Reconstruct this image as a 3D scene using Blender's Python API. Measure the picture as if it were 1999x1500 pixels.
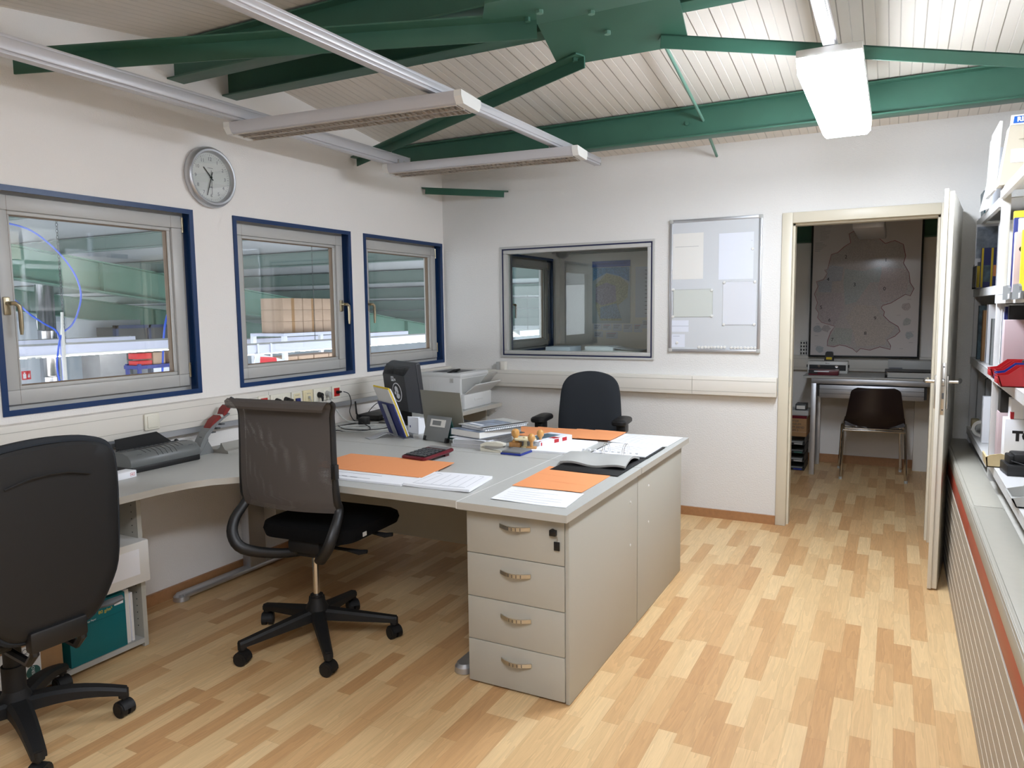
import bpy, bmesh, math, random
from mathutils import Matrix, Vector, Euler

for o in list(bpy.data.objects):
    bpy.data.objects.remove(o, do_unlink=True)
scene = bpy.context.scene
COL = scene.collection

# ------------------------------------------------------------------ camera
cam_d = bpy.data.cameras.new('camera')
cam_d.sensor_fit = 'HORIZONTAL'
cam_d.sensor_width = 36.0
cam_d.lens = 36.0 * 1439.13 / 1999.0
cam_d.clip_start = 0.05
cam_d.clip_end = 200
cam = bpy.data.objects.new('camera', cam_d)
COL.objects.link(cam)
YAW, PITCH, ROLL = -0.4794618, -0.0997534, -0.01185419
_cy, _sy, _cp, _sp = math.cos(YAW), math.sin(YAW), math.cos(PITCH), math.sin(PITCH)
_f = Vector((_sy*_cp, _cy*_cp, _sp))
_r = Vector((_cy, -_sy, 0))
_u = _r.cross(_f)
_cr, _sr = math.cos(ROLL), math.sin(ROLL)
_r2 = _cr*_r + _sr*_u
_u2 = -_sr*_r + _cr*_u
cam.matrix_world = Matrix(((_r2.x, _u2.x, -_f.x, 3.255), (_r2.y, _u2.y, -_f.y, -5.088),
                           (_r2.z, _u2.z, -_f.z, 1.45), (0, 0, 0, 1)))
scene.camera = cam

# ------------------------------------------------------------------ world / exposure
world = bpy.data.worlds.new('overcast_daylight')
scene.world = world
world.use_nodes = True
_bg = world.node_tree.nodes['Background']
_bg.inputs['Color'].default_value = (0.86, 0.93, 1.0, 1)
_bg.inputs['Strength'].default_value = 2.0
scene.view_settings.view_transform = 'Standard'
scene.view_settings.look = 'None'
scene.view_settings.gamma = 1.0
scene.view_settings.exposure = 1.0
scene.view_settings.use_curve_mapping = False
LAMP_LIT = 34.0          # emission of the lit office luminaires
TUBE_LIT = 14.0         # emission of the lit tubes in the hall

# ------------------------------------------------------------------ materials
def lin(c):
    return tuple(((x/255.0)/12.92 if x/255.0 <= 0.04045 else ((x/255.0+0.055)/1.055)**2.4) for x in c)

def M(name, c, rough=0.5, metal=0.0, spec=0.5, noise=0.0, nscale=30.0, bump=0.0, bscale=200.0, sheen=0.0, coat=0.0):
    m = bpy.data.materials.new(name)
    m.use_nodes = True
    nt = m.node_tree
    b = nt.nodes['Principled BSDF']
    col = lin(c)
    b.inputs['Base Color'].default_value = (*col, 1)
    b.inputs['Roughness'].default_value = rough
    b.inputs['Metallic'].default_value = metal
    b.inputs['Specular IOR Level'].default_value = spec
    if coat:
        b.inputs['Coat Weight'].default_value = coat
        b.inputs['Coat Roughness'].default_value = 0.1
    if noise or bump:
        tc = nt.nodes.new('ShaderNodeTexCoord')
    if noise:
        n = nt.nodes.new('ShaderNodeTexNoise')
        n.inputs['Scale'].default_value = nscale
        n.inputs['Detail'].default_value = 4
        nt.links.new(tc.outputs['Object'], n.inputs['Vector'])
        r = nt.nodes.new('ShaderNodeValToRGB')
        r.color_ramp.elements[0].position = 0.3
        r.color_ramp.elements[1].position = 0.7
        r.color_ramp.elements[0].color = (*[x*(1-noise) for x in col], 1)
        r.color_ramp.elements[1].color = (*[min(1, x*(1+noise)) for x in col], 1)
        nt.links.new(n.outputs['Fac'], r.inputs['Fac'])
        nt.links.new(r.outputs['Color'], b.inputs['Base Color'])
    if bump:
        n2 = nt.nodes.new('ShaderNodeTexNoise')
        n2.inputs['Scale'].default_value = bscale
        n2.inputs['Detail'].default_value = 3
        nt.links.new(tc.outputs['Object'], n2.inputs['Vector'])
        bp = nt.nodes.new('ShaderNodeBump')
        bp.inputs['Strength'].default_value = bump
        bp.inputs['Distance'].default_value = 0.002
        nt.links.new(n2.outputs['Fac'], bp.inputs['Height'])
        nt.links.new(bp.outputs['Normal'], b.inputs['Normal'])
    return m

def emit(name, c, s):
    m = bpy.data.materials.new(name)
    m.use_nodes = True
    nt = m.node_tree
    nt.nodes.remove(nt.nodes['Principled BSDF'])
    e = nt.nodes.new('ShaderNodeEmission')
    e.inputs['Color'].default_value = (*lin(c), 1)
    e.inputs['Strength'].default_value = s
    nt.links.new(e.outputs[0], nt.nodes['Material Output'].inputs['Surface'])
    return m

def glass_mat(name, tint=(1, 1, 1), r0=0.045):
    m = bpy.data.materials.new(name)
    m.use_nodes = True
    nt = m.node_tree
    L = nt.links.new
    nt.nodes.remove(nt.nodes['Principled BSDF'])
    g = nt.nodes.new('ShaderNodeNewGeometry')
    d = nt.nodes.new('ShaderNodeVectorMath'); d.operation = 'DOT_PRODUCT'
    L(g.outputs['Incoming'], d.inputs[0]); L(g.outputs['Normal'], d.inputs[1])
    a = nt.nodes.new('ShaderNodeMath'); a.operation = 'ABSOLUTE'; L(d.outputs['Value'], a.inputs[0])
    s = nt.nodes.new('ShaderNodeMath'); s.operation = 'SUBTRACT'; s.inputs[0].default_value = 1; L(a.outputs[0], s.inputs[1])
    p = nt.nodes.new('ShaderNodeMath'); p.operation = 'POWER'; p.inputs[1].default_value = 5; L(s.outputs[0], p.inputs[0])
    q = nt.nodes.new('ShaderNodeMath'); q.operation = 'MULTIPLY_ADD'
    q.inputs[1].default_value = 1-r0; q.inputs[2].default_value = r0; L(p.outputs[0], q.inputs[0])
    t = nt.nodes.new('ShaderNodeBsdfTransparent'); t.inputs['Color'].default_value = (*tint, 1)
    gl = nt.nodes.new('ShaderNodeBsdfGlossy'); gl.inputs['Roughness'].default_value = 0.0
    mx = nt.nodes.new('ShaderNodeMixShader')
    L(q.outputs[0], mx.inputs[0]); L(t.outputs[0], mx.inputs[1]); L(gl.outputs[0], mx.inputs[2])
    L(mx.outputs[0], nt.nodes['Material Output'].inputs['Surface'])
    return m

def clear_mat(name, c, alpha, rough=0.1):
    m = M(name, c, rough)
    m.node_tree.nodes['Principled BSDF'].inputs['Alpha'].default_value = alpha
    return m

def floor_mat():
    m = bpy.data.materials.new('beech_laminate')
    m.use_nodes = True
    nt = m.node_tree; L = nt.links.new; N = nt.nodes.new
    b = nt.nodes['Principled BSDF']
    g = N('ShaderNodeNewGeometry')
    sx = N('ShaderNodeSeparateXYZ'); L(g.outputs['Position'], sx.inputs[0])
    def math_(op, a, bb=None, c=None):
        n = N('ShaderNodeMath'); n.operation = op
        for i, v in enumerate((a, bb, c)):
            if v is None: continue
            if isinstance(v, (int, float)): n.inputs[i].default_value = v
            else: L(v, n.inputs[i])
        return n.outputs[0]
    W, LEN = 0.0655, 0.36
    xr = math_('DIVIDE', math_('ADD', sx.outputs['X'], 10.0), W)
    row = math_('FLOOR', xr)
    wn = N('ShaderNodeTexWhiteNoise'); wn.noise_dimensions = '1D'; L(row, wn.inputs['W'])
    yo = math_('ADD', math_('DIVIDE', math_('ADD', sx.outputs['Y'], 20.0), LEN), wn.outputs['Value'])
    col = math_('FLOOR', yo)
    cv = N('ShaderNodeCombineXYZ'); L(row, cv.inputs[0]); L(col, cv.inputs[1])
    wn2 = N('ShaderNodeTexWhiteNoise'); wn2.noise_dimensions = '2D'; L(cv.outputs[0], wn2.inputs['Vector'])
    ramp = N('ShaderNodeValToRGB')
    el = ramp.color_ramp.elements
    el[0].position = 0; el[0].color = (*lin((195, 150, 102)), 1)
    el[1].position = 1; el[1].color = (*lin((226, 194, 146)), 1)
    for p, c in ((0.25, (205, 163, 114)), (0.5, (215, 178, 129)), (0.75, (221, 187, 138))):
        e = el.new(p); e.color = (*lin(c), 1)
    L(wn2.outputs['Value'], ramp.inputs['Fac'])
    # grain: distorted rings stretched along the strip
    off = N('ShaderNodeVectorMath'); off.operation = 'MULTIPLY_ADD'
    L(wn2.outputs['Color'], off.inputs[0]); off.inputs[1].default_value = (7, 9, 5)
    sc = N('ShaderNodeVectorMath'); sc.operation = 'MULTIPLY'; L(g.outputs['Position'], sc.inputs[0])
    sc.inputs[1].default_value = (26, 1.9, 1); L(sc.outputs[0], off.inputs[2])
    nz = N('ShaderNodeTexNoise'); nz.inputs['Scale'].default_value = 1.0; nz.inputs['Detail'].default_value = 2.5
    nz.inputs['Distortion'].default_value = 0.4
    L(off.outputs[0], nz.inputs['Vector'])
    ring = math_('FRACT', math_('MULTIPLY', nz.outputs['Fac'], 6.0))
    rr = N('ShaderNodeMapRange'); L(ring, rr.inputs['Value']); rr.inputs['From Min'].default_value = 0.0; rr.inputs['From Max'].default_value = 1
    rr.inputs['To Min'].default_value = 0.90; rr.inputs['To Max'].default_value = 1.03
    fine = N('ShaderNodeTexNoise'); fine.inputs['Scale'].default_value = 1.0; fine.inputs['Detail'].default_value = 3
    sc2 = N('ShaderNodeVectorMath'); sc2.operation = 'MULTIPLY'; L(g.outputs['Position'], sc2.inputs[0]); sc2.inputs[1].default_value = (260, 14, 1)
    L(sc2.outputs[0], fine.inputs['Vector'])
    fr = N('ShaderNodeMapRange'); L(fine.outputs['Fac'], fr.inputs['Value']); fr.inputs['From Min'].default_value = 0.3; fr.inputs['From Max'].default_value = 0.7
    fr.inputs['To Min'].default_value = 0.95; fr.inputs['To Max'].default_value = 1.04
    # joints
    fx = math_('FRACT', xr); fy = math_('FRACT', yo)
    jx = math_('GREATER_THAN', math_('ABSOLUTE', math_('SUBTRACT', fx, 0.5)), 0.488)
    jy = math_('GREATER_THAN', math_('ABSOLUTE', math_('SUBTRACT', fy, 0.5)), 0.4975)
    jn = math_('MAXIMUM', jx, jy)
    jm = math_('SUBTRACT', 1.0, math_('MULTIPLY', jn, 0.14))
    tot = math_('MULTIPLY', math_('MULTIPLY', rr.outputs[0], fr.outputs[0]), jm)
    mul = N('ShaderNodeVectorMath'); mul.operation = 'SCALE'; L(ramp.outputs['Color'], mul.inputs[0]); L(tot, mul.inputs['Scale'])
    L(mul.outputs[0], b.inputs['Base Color'])
    b.inputs['Roughness'].default_value = 0.42
    b.inputs['Specular IOR Level'].default_value = 0.35
    return m

def plaster_mat(name, c, strength=0.25, scale=120):
    m = M(name, c, 0.9, spec=0.2, bump=strength, bscale=scale)
    nt = m.node_tree
    for n in nt.nodes:
        if n.type == 'BUMP': n.inputs['Distance'].default_value = 0.004
    return m

def ceiling_mat():
    m = M('ceiling_panel', (224, 216, 205), 0.45, spec=0.4)
    nt = m.node_tree; L = nt.links.new; N = nt.nodes.new
    b = nt.nodes['Principled BSDF']
    g = N('ShaderNodeNewGeometry'); s = N('ShaderNodeSeparateXYZ'); L(g.outputs['Position'], s.inputs[0])
    def mth(op, a, bb):
        n = N('ShaderNodeMath'); n.operation = op
        for i, v in enumerate((a, bb)):
            if isinstance(v, (int, float)): n.inputs[i].default_value = v
            else: L(v, n.inputs[i])
        return n.outputs[0]
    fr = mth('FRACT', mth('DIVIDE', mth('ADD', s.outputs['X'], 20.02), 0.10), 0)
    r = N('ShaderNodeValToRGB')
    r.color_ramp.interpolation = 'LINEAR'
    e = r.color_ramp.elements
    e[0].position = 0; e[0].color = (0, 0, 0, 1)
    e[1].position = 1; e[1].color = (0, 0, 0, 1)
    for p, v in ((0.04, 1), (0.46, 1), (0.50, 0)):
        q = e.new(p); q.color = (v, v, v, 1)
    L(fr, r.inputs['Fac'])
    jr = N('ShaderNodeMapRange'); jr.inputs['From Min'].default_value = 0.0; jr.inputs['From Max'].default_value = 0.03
    jr.inputs['To Min'].default_value = 0.78; jr.inputs['To Max'].default_value = 1.0  # darker joint lines along the rib edges, also standing in for their shade
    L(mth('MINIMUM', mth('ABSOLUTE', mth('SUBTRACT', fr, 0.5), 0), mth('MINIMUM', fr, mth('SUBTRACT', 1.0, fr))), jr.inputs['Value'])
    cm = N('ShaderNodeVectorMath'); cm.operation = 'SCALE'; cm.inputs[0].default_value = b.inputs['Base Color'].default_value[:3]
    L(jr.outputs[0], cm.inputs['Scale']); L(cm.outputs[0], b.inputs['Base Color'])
    bp = N('ShaderNodeBump'); bp.inputs['Strength'].default_value = 0.9; bp.inputs['Distance'].default_value = 0.004
    L(r.outputs['Color'], bp.inputs['Height']); L(bp.outputs['Normal'], b.inputs['Normal'])
    return m

def mesh_fabric(name, c, pitch=0.0050, hole=0.13):
    m = M(name, c, 0.8, spec=0.2)
    nt = m.node_tree; L = nt.links.new; N = nt.nodes.new
    b = nt.nodes['Principled BSDF']; out = nt.nodes['Material Output']
    tc = N('ShaderNodeTexCoord'); s = N('ShaderNodeSeparateXYZ'); L(tc.outputs['Object'], s.inputs[0])
    def mth(op, a, bb=0):
        n = N('ShaderNodeMath'); n.operation = op
        for i, v in enumerate((a, bb)):
            if isinstance(v, (int, float)): n.inputs[i].default_value = v
            else: L(v, n.inputs[i])
        return n.outputs[0]
    k = 2*math.pi/pitch
    a1 = mth('SINE', mth('MULTIPLY', mth('ADD', s.outputs['X'], mth('MULTIPLY', s.outputs['Z'], 0.7)), k))
    a2 = mth('SINE', mth('MULTIPLY', mth('SUBTRACT', s.outputs['X'], mth('MULTIPLY', s.outputs['Z'], 0.7)), k))
    h = mth('GREATER_THAN', mth('MULTIPLY', a1, a2), 1-2*hole)
    t = N('ShaderNodeBsdfTransparent'); mx = N('ShaderNodeMixShader')
    L(h, mx.inputs[0]); L(b.outputs[0], mx.inputs[1]); L(t.outputs[0], mx.inputs[2]); L(mx.outputs[0], out.inputs['Surface'])
    return m

m_wall = plaster_mat('white_plaster', (238, 234, 229), 0.35, 150)
m_wall_back = plaster_mat('white_woodchip_wall', (226, 224, 220), 0.6, 110)
m_wall_dim = plaster_mat('grey_brown_plaster', (122, 112, 102), 0.3, 150)
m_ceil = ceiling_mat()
m_floor = floor_mat()
m_base = M('beech_baseboard', (168, 122, 82), 0.5, noise=0.08, nscale=40)
m_green = M('green_paint', (56, 98, 81), 0.42, spec=0.45, noise=0.06, nscale=6)
m_greenlt = M('pale_green_paint', (98, 136, 120), 0.5, noise=0.05, nscale=6)
m_blue = M('blue_paint', (12, 50, 96), 0.35)
m_blue_dark = M('navy_seal', (16, 24, 66), 0.4)
m_upvc = M('grey_white_frame', (186, 185, 181), 0.38)
m_upvc_dk = M('frame_gasket', (120, 100, 80), 0.6)
m_glass = glass_mat('window_glass', (1, 1, 1), 0.075)
m_glass_dk = glass_mat('inner_window_glass', (0.93, 0.97, 0.96), 0.06)
m_steel = M('brushed_steel', (200, 198, 192), 0.3, 1.0)
m_brass = M('aged_champagne_metal', (190, 178, 150), 0.35, 0.9)
m_chrome = M('chrome', (215, 213, 210), 0.12, 1.0)
m_alu = M('aluminium', (196, 198, 202), 0.38, 0.85)
m_track = M('silver_grey_enamel', (196, 195, 198), 0.35, 0.2)
m_white = M('white_plastic', (226, 225, 220), 0.35)
m_offwhite = M('cream_plastic', (226, 222, 206), 0.4)
m_cream = M('yellowed_plastic', (222, 210, 172), 0.4)
m_trunk = M('trunking_plastic', (222, 217, 207), 0.42)
m_doorw = M('door_enamel', (224, 219, 206), 0.4)
m_doorframe = M('door_frame_enamel', (214, 206, 186), 0.4)
m_desk = M('light_grey_laminate', (183, 183, 178), 0.42, noise=0.015, nscale=60)
m_edge = M('desk_edge_band', (182, 178, 168), 0.5)
m_ped = M('grey_beige_laminate', (177, 174, 163), 0.5)
m_black = M('black_plastic', (17, 17, 18), 0.45)
m_blackm = M('matt_black_plastic', (13, 13, 14), 0.62)
m_fabblk = M('black_fabric', (15, 15, 16), 0.95, spec=0.15, bump=0.4, bscale=900)
m_fabgry = M('anthracite_fabric', (49, 52, 56), 0.95, spec=0.15, bump=0.4, bscale=900)
m_greypl = M('grey_plastic', (122, 124, 124), 0.42)
m_greydk = M('dark_grey_plastic', (70, 72, 74), 0.45)
m_greylt = M('light_grey_plastic', (178, 178, 174), 0.42)
m_greenpl = M('dark_teal_plastic', (44, 92, 86), 0.45)
m_paper = M('white_paper', (238, 239, 243), 0.8)
m_paper2 = M('cool_white_paper', (222, 226, 236), 0.8)
m_paperold = M('ivory_paper', (226, 224, 219), 0.8)
m_ink = M('printed_grey_ink', (110, 112, 120), 0.8)
m_inkblk = M('black_ink', (26, 26, 30), 0.7)
m_orange = M('orange_paper', (232, 152, 98), 0.8)
m_orange2 = M('orange_paper_darker', (216, 132, 78), 0.8)
m_red = M('red_plastic', (178, 24, 32), 0.35)
m_redpt = M('brick_red_stripe', (166, 66, 44), 0.4)
m_redd = M('dark_red_plastic', (98, 14, 30), 0.3)
m_brick = M('brick_red_plastic', (128, 36, 32), 0.5)
m_redsock = M('red_socket', (188, 36, 30), 0.4)
m_bluebin = M('blue_plastic', (32, 52, 140), 0.4)
m_navy = M('navy_card', (30, 42, 108), 0.5)
m_yellow = M('yellow_card', (232, 200, 40), 0.5)
m_pink = M('mauve_card', (192, 172, 174), 0.7)
m_teal = M('teal_carton', (0, 112, 122), 0.5)
m_tealdk = M('dark_teal_carton', (6, 70, 84), 0.5)
m_brown = M('brown_cardboard', (160, 124, 86), 0.85, noise=0.05, nscale=20)
m_brownlt = M('pale_cardboard', (186, 160, 138), 0.85, noise=0.05, nscale=8)
m_wood = M('varnished_beech', (206, 152, 84), 0.3, noise=0.08, nscale=60, coat=0.4)
m_stampw = M('plain_beech', (190, 140, 84), 0.5, noise=0.1, nscale=80)
m_tan = M('tan_plastic', (206, 186, 142), 0.5)
m_beige = M('beige_enamel', (190, 181, 162), 0.45)
m_shelf = M('white_shelf_enamel', (210, 209, 208), 0.38)
m_grsteel = M('grey_enamel', (172, 168, 156), 0.4, noise=0.02, nscale=30)
m_slat = M('greige_slat', (168, 160, 148), 0.45)
m_stone = M('pale_stone_sill', (196, 192, 182), 0.6, noise=0.06, nscale=25)
m_brownpl = M('dark_brown_plastic', (38, 26, 24), 0.35)
m_sign = M('sign_red', (214, 36, 44), 0.5)
m_block = M('white_block_wall', (206, 214, 222), 0.8, noise=0.04, nscale=3)
m_conc = M('grey_concrete', (150, 152, 156), 0.8, noise=0.1, nscale=4)
m_silver = M('silver_duct', (190, 188, 190), 0.18, 1.0)
m_hose = M('blue_hose', (60, 100, 220), 0.35)
m_lit = emit('lit_diffuser', (233, 242, 255), LAMP_LIT)
m_tube = emit('lit_tube', (255, 253, 250), TUBE_LIT)
m_louvre = M('louvre_metal', (208, 200, 190), 0.3, 0.4)
m_signblue = M('sign_blue', (20, 92, 180), 0.45)
m_glitter = M('teal_glitter', (24, 66, 74), 0.3, 0.4, noise=0.9, nscale=220)
m_photo = M('printed_photo', (120, 132, 150), 0.35, noise=0.5, nscale=22)
m_photo2 = M('dark_printed_photo', (70, 96, 110), 0.35, noise=0.7, nscale=26)
m_clearpl = clear_mat('clear_film', (240, 244, 240), 0.22, 0.08)
m_clock = M('clock_face', (216, 220, 216), 0.5)

# ------------------------------------------------------------------ mesh building
class MB:
    def __init__(s):
        s.v = []; s.f = []; s.mi = []; s.M = Matrix.Identity(4)
    def at(s, loc=(0, 0, 0), rot=(0, 0, 0)):
        s.M = Matrix.Translation(Vector(loc)) @ Euler(rot).to_matrix().to_4x4()
        return s
    def add(s, vs, fs, mi=0):
        o = len(s.v)
        s.v += [tuple(s.M @ Vector(p)) for p in vs]
        s.f += [tuple(i+o for i in f) for f in fs]
        s.mi += [mi]*len(fs)
        return s
    def box(s, x0, x1, y0, y1, z0, z1, r=0.0, mi=0, seg=2):
        if r <= 0:
            v = [(x, y, z) for z in (z0, z1) for y in (y0, y1) for x in (x0, x1)]
            return s.add(v, [(0, 2, 3, 1), (4, 5, 7, 6), (0, 1, 5, 4), (2, 6, 7, 3), (0, 4, 6, 2), (1, 3, 7, 5)], mi)
        bm = bmesh.new()
        bmesh.ops.create_cube(bm, size=1.0)
        for v in bm.verts:
            v.co = Vector(((x0+x1)/2+v.co.x*(x1-x0), (y0+y1)/2+v.co.y*(y1-y0), (z0+z1)/2+v.co.z*(z1-z0)))
        r = min(r, 0.49*min(abs(x1-x0), abs(y1-y0), abs(z1-z0)))
        bmesh.ops.bevel(bm, geom=bm.edges[:], offset=r, segments=seg, profile=0.5, affect='EDGES')
        return s.bm(bm, mi)
    def bm(s, bm, mi=0):
        bm.verts.index_update()
        s.add([v.co[:] for v in bm.verts], [[v.index for v in f.verts] for f in bm.faces], mi)
        bm.free()
        return s
    def cyl(s, p0, p1, r0, r1=None, n=16, mi=0):
        p0 = Vector(p0); p1 = Vector(p1); r1 = r0 if r1 is None else r1
        d = (p1-p0).normalized()
        a = d.orthogonal().normalized(); b = d.cross(a)
        vs = []
        for p, r in ((p0, r0), (p1, r1)):
            for i in range(n):
                t = 2*math.pi*i/n
                vs.append(p+a*(r*math.cos(t))+b*(r*math.sin(t)))
        fs = [(i, (i+1) % n, n+(i+1) % n, n+i) for i in range(n)]
        fs += [tuple(range(n-1, -1, -1)), tuple(range(n, 2*n))]
        return s.add(vs, fs, mi)
    def tube(s, pts, r, n=8, mi=0, closed=False, flat=1.0):
        pts = [Vector(p) for p in pts]
        m = len(pts)
        rs = r if isinstance(r, (list, tuple)) else [r]*m
        vs = []; a = None
        for i, p in enumerate(pts):
            if closed:
                t = (pts[(i+1) % m]-pts[i-1])
            else:
                t = pts[min(i+1, m-1)]-pts[max(i-1, 0)]
            t.normalize()
            if a is None: a = t.orthogonal().normalized()
            a = (a-t*a.dot(t))
            a = a.normalized() if a.length > 1e-6 else t.orthogonal().normalized()
            b = t.cross(a)
            for k in range(n):
                q = 2*math.pi*k/n
                vs.append(p+a*(rs[i]*math.cos(q))+b*(rs[i]*flat*math.sin(q)))
        fs = []
        for i in range(m if closed else m-1):
            j = (i+1) % m
            for k in range(n):
                l = (k+1) % n
                fs.append((i*n+k, i*n+l, j*n+l, j*n+k))
        if not closed:
            fs += [tuple(range(n-1, -1, -1)), tuple(range((m-1)*n, m*n))]
        return s.add(vs, fs, mi)
    def prism(s, poly, h0, h1, axis='z', mi=0):
        n = len(poly)
        def P(a, b, h):
            return {'z': (a, b, h), 'y': (a, h, b), 'x': (h, a, b)}[axis]
        vs = [P(a, b, h0) for a, b in poly]+[P(a, b, h1) for a, b in poly]
        fs = [tuple(range(n-1, -1, -1)), tuple(range(n, 2*n))]+[(i, (i+1) % n, n+(i+1) % n, n+i) for i in range(n)]
        return s.add(vs, fs, mi)
    def lathe(s, prof, n=24, mi=0, o=(0, 0, 0), ax=(0, 0, 1)):
        ax = Vector(ax).normalized(); a = ax.orthogonal().normalized(); b = ax.cross(a); o = Vector(o)
        vs = []
        for r, z in prof:
            for k in range(n):
                t = 2*math.pi*k/n
                vs.append(o+ax*z+a*(r*math.cos(t))+b*(r*math.sin(t)))
        fs = []
        m = len(prof)
        for i in range(m-1):
            for k in range(n):
                l = (k+1) % n
                fs.append((i*n+k, i*n+l, (i+1)*n+l, (i+1)*n+k))
        if prof[0] != prof[-1]:
            fs += [tuple(range(n-1, -1, -1)), tuple(range((m-1)*n, m*n))]
        return s.add(vs, fs, mi)
    def loft(s, rings, mi=0, cap=True):
        n = len(rings[0]); vs = [p for r in rings for p in r]; fs = []
        for i in range(len(rings)-1):
            for k in range(n):
                l = (k+1) % n
                fs.append((i*n+k, i*n+l, (i+1)*n+l, (i+1)*n+k))
        if cap:
            fs += [tuple(range(n-1, -1, -1)), tuple(range((len(rings)-1)*n, len(rings)*n))]
        return s.add(vs, fs, mi)
    def sheet(s, fn, nu, nv, th=0.0, mi=0):
        """grid surface fn(u,v)->xyz thickened downwards along z or along its normal"""
        top = [Vector(fn(i/nu, j/nv)) for j in range(nv+1) for i in range(nu+1)]
        W = nu+1
        fs = [(j*W+i, j*W+i+1, (j+1)*W+i+1, (j+1)*W+i) for j in range(nv) for i in range(nu)]
        if not th:
            return s.add(top, fs, mi)
        nrm = [Vector((0, 0, 0)) for _ in top]
        for f in fs:
            q = (top[f[1]]-top[f[0]]).cross(top[f[3]]-top[f[0]])
            if q.length > 0: q.normalize()
            for i in f: nrm[i] += q
        bot = [p-(q.normalized() if q.length > 0 else Vector((0, 0, 1)))*th for p, q in zip(top, nrm)]
        o = len(top)
        fs2 = [tuple(o+i for i in reversed(f)) for f in fs]
        border = [i for i in range(W)]+[j*W+nu for j in range(1, nv+1)]+[nv*W+i for i in range(nu-1, -1, -1)]+[j*W for j in range(nv-1, 0, -1)]
        fs3 = [(border[k], o+border[k], o+border[(k+1) % len(border)], border[(k+1) % len(border)]) for k in range(len(border))]
        return s.add(top+bot, fs+fs2+fs3, mi)
    def text(s, body, size, loc, rot, ext=0.0008, mi=0, align='CENTER', res=2, bold=0.0):
        cu = bpy.data.curves.new('t', 'FONT')
        cu.body = body; cu.size = size; cu.extrude = ext; cu.align_x = align; cu.align_y = 'CENTER'; cu.resolution_u = res; cu.offset = bold
        ob = bpy.data.objects.new('t', cu)
        COL.objects.link(ob)
        dg = bpy.context.evaluated_depsgraph_get()
        me = bpy.data.meshes.new_from_object(ob.evaluated_get(dg))
        X = Matrix.Translation(Vector(loc)) @ (rot if isinstance(rot, Matrix) else Euler(rot).to_matrix().to_4x4())
        s.add([X @ v.co for v in me.vertices], [tuple(p.vertices) for p in me.polygons], mi)
        bpy.data.objects.remove(ob, do_unlink=True); bpy.data.curves.remove(cu); bpy.data.meshes.remove(me)
        return s
    def build(s, name, mats, parent=None, loc=(0, 0, 0), rot=(0, 0, 0), angle=35):
        me = bpy.data.meshes.new(name)
        me.from_pydata(s.v, [], s.f)
        if not isinstance(mats, (list, tuple)): mats = [mats]
        for m in mats: me.materials.append(m)
        for p, i in zip(me.polygons, s.mi): p.material_index = i
        bm = bmesh.new(); bm.from_mesh(me)
        bmesh.ops.recalc_face_normals(bm, faces=bm.faces[:])
        ca = math.radians(angle)
        for f in bm.faces: f.smooth = True
        for e in bm.edges:
            e.smooth = len(e.link_faces) == 2 and e.calc_face_angle(0) < ca
        bm.to_mesh(me); bm.free()
        o = bpy.data.objects.new(name, me)
        COL.objects.link(o)
        o.location = loc; o.rotation_euler = rot
        if parent: o.parent = parent
        return o

def B(x0, x1, y0, y1, z0, z1, r=0.0, mi=0):
    return MB().box(x0, x1, y0, y1, z0, z1, r, mi)

def thing(name, label, cat, loc=(0, 0, 0), rz=0.0, group=None):
    o = bpy.data.objects.new(name, None)
    o.empty_display_size = 0.05
    COL.objects.link(o)
    o.location = loc; o.rotation_euler = (0, 0, rz)
    return tag(o, label, cat, group)

def tag(o, label, cat, group=None, kind=None):
    o['label'] = label; o['category'] = cat
    if group: o['group'] = group
    if kind: o['kind'] = kind
    return o

def struct(name, mb, mats, parent=None):
    o = mb.build(name, mats, parent)
    if parent is None: o['kind'] = 'structure'
    return o

def sroot(name):
    o = bpy.data.objects.new(name, None); COL.objects.link(o); o['kind'] = 'structure'
    return o

def dup(root, loc, rz=None, label=None, group=None):
    r = root.copy(); COL.objects.link(r); r.location = loc
    if rz is not None: r.rotation_euler = (0, 0, rz)
    if label: r['label'] = label
    if group: r['group'] = group
    for ch in list(root.children):
        c = ch.copy(); COL.objects.link(c); c.parent = r
        for g in list(ch.children):
            d = g.copy(); COL.objects.link(d); d.parent = c
    return r

def wallgrid(axis, a0, a1, us, zs, holes):
    """wall slab between a0..a1 on `axis`; us,zs cut lists; holes = rectangles (u0,u1,z0,z1) left open"""
    mb = MB()
    for i in range(len(us)-1):
        for j in range(len(zs)-1):
            u, z = (us[i]+us[i+1])/2, (zs[j]+zs[j+1])/2
            if any(h[0] < u < h[1] and h[2] < z < h[3] for h in holes): continue
            if axis == 'x': mb.box(a0, a1, us[i], us[i+1], zs[j], zs[j+1])
            else: mb.box(us[i], us[i+1], a0, a1, zs[j], zs[j+1])
    return mb

def ring(mb, axis, a0, a1, u0, u1, z0, z1, w, mi=0, r=0.0):
    for (p, q, s, t) in ((u0, u1, z1-w, z1), (u0, u1, z0, z0+w), (u0, u0+w, z0+w, z1-w), (u1-w, u1, z0+w, z1-w)):
        if axis == 'x': mb.box(a0, a1, p, q, s, t, r, mi)
        else: mb.box(p, q, a0, a1, s, t, r, mi)
    return mb
PI = math.pi
def smooth(P, n=5):
    P = [Vector(p) for p in P]; out = []
    for i in range(len(P)-1):
        p0 = P[max(i-1, 0)]; p1 = P[i]; p2 = P[i+1]; p3 = P[min(i+2, len(P)-1)]
        for k in range(n):
            t = k/n
            out.append(0.5*((2*p1)+(-p0+p2)*t+(2*p0-5*p1+4*p2-p3)*t*t+(-p0+3*p1-3*p2+p3)*t**3))
    return out+[P[-1]]
def zc(y):      # height of the sloping ceiling
    return 2.825-0.13*abs(y+2.27)
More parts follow.
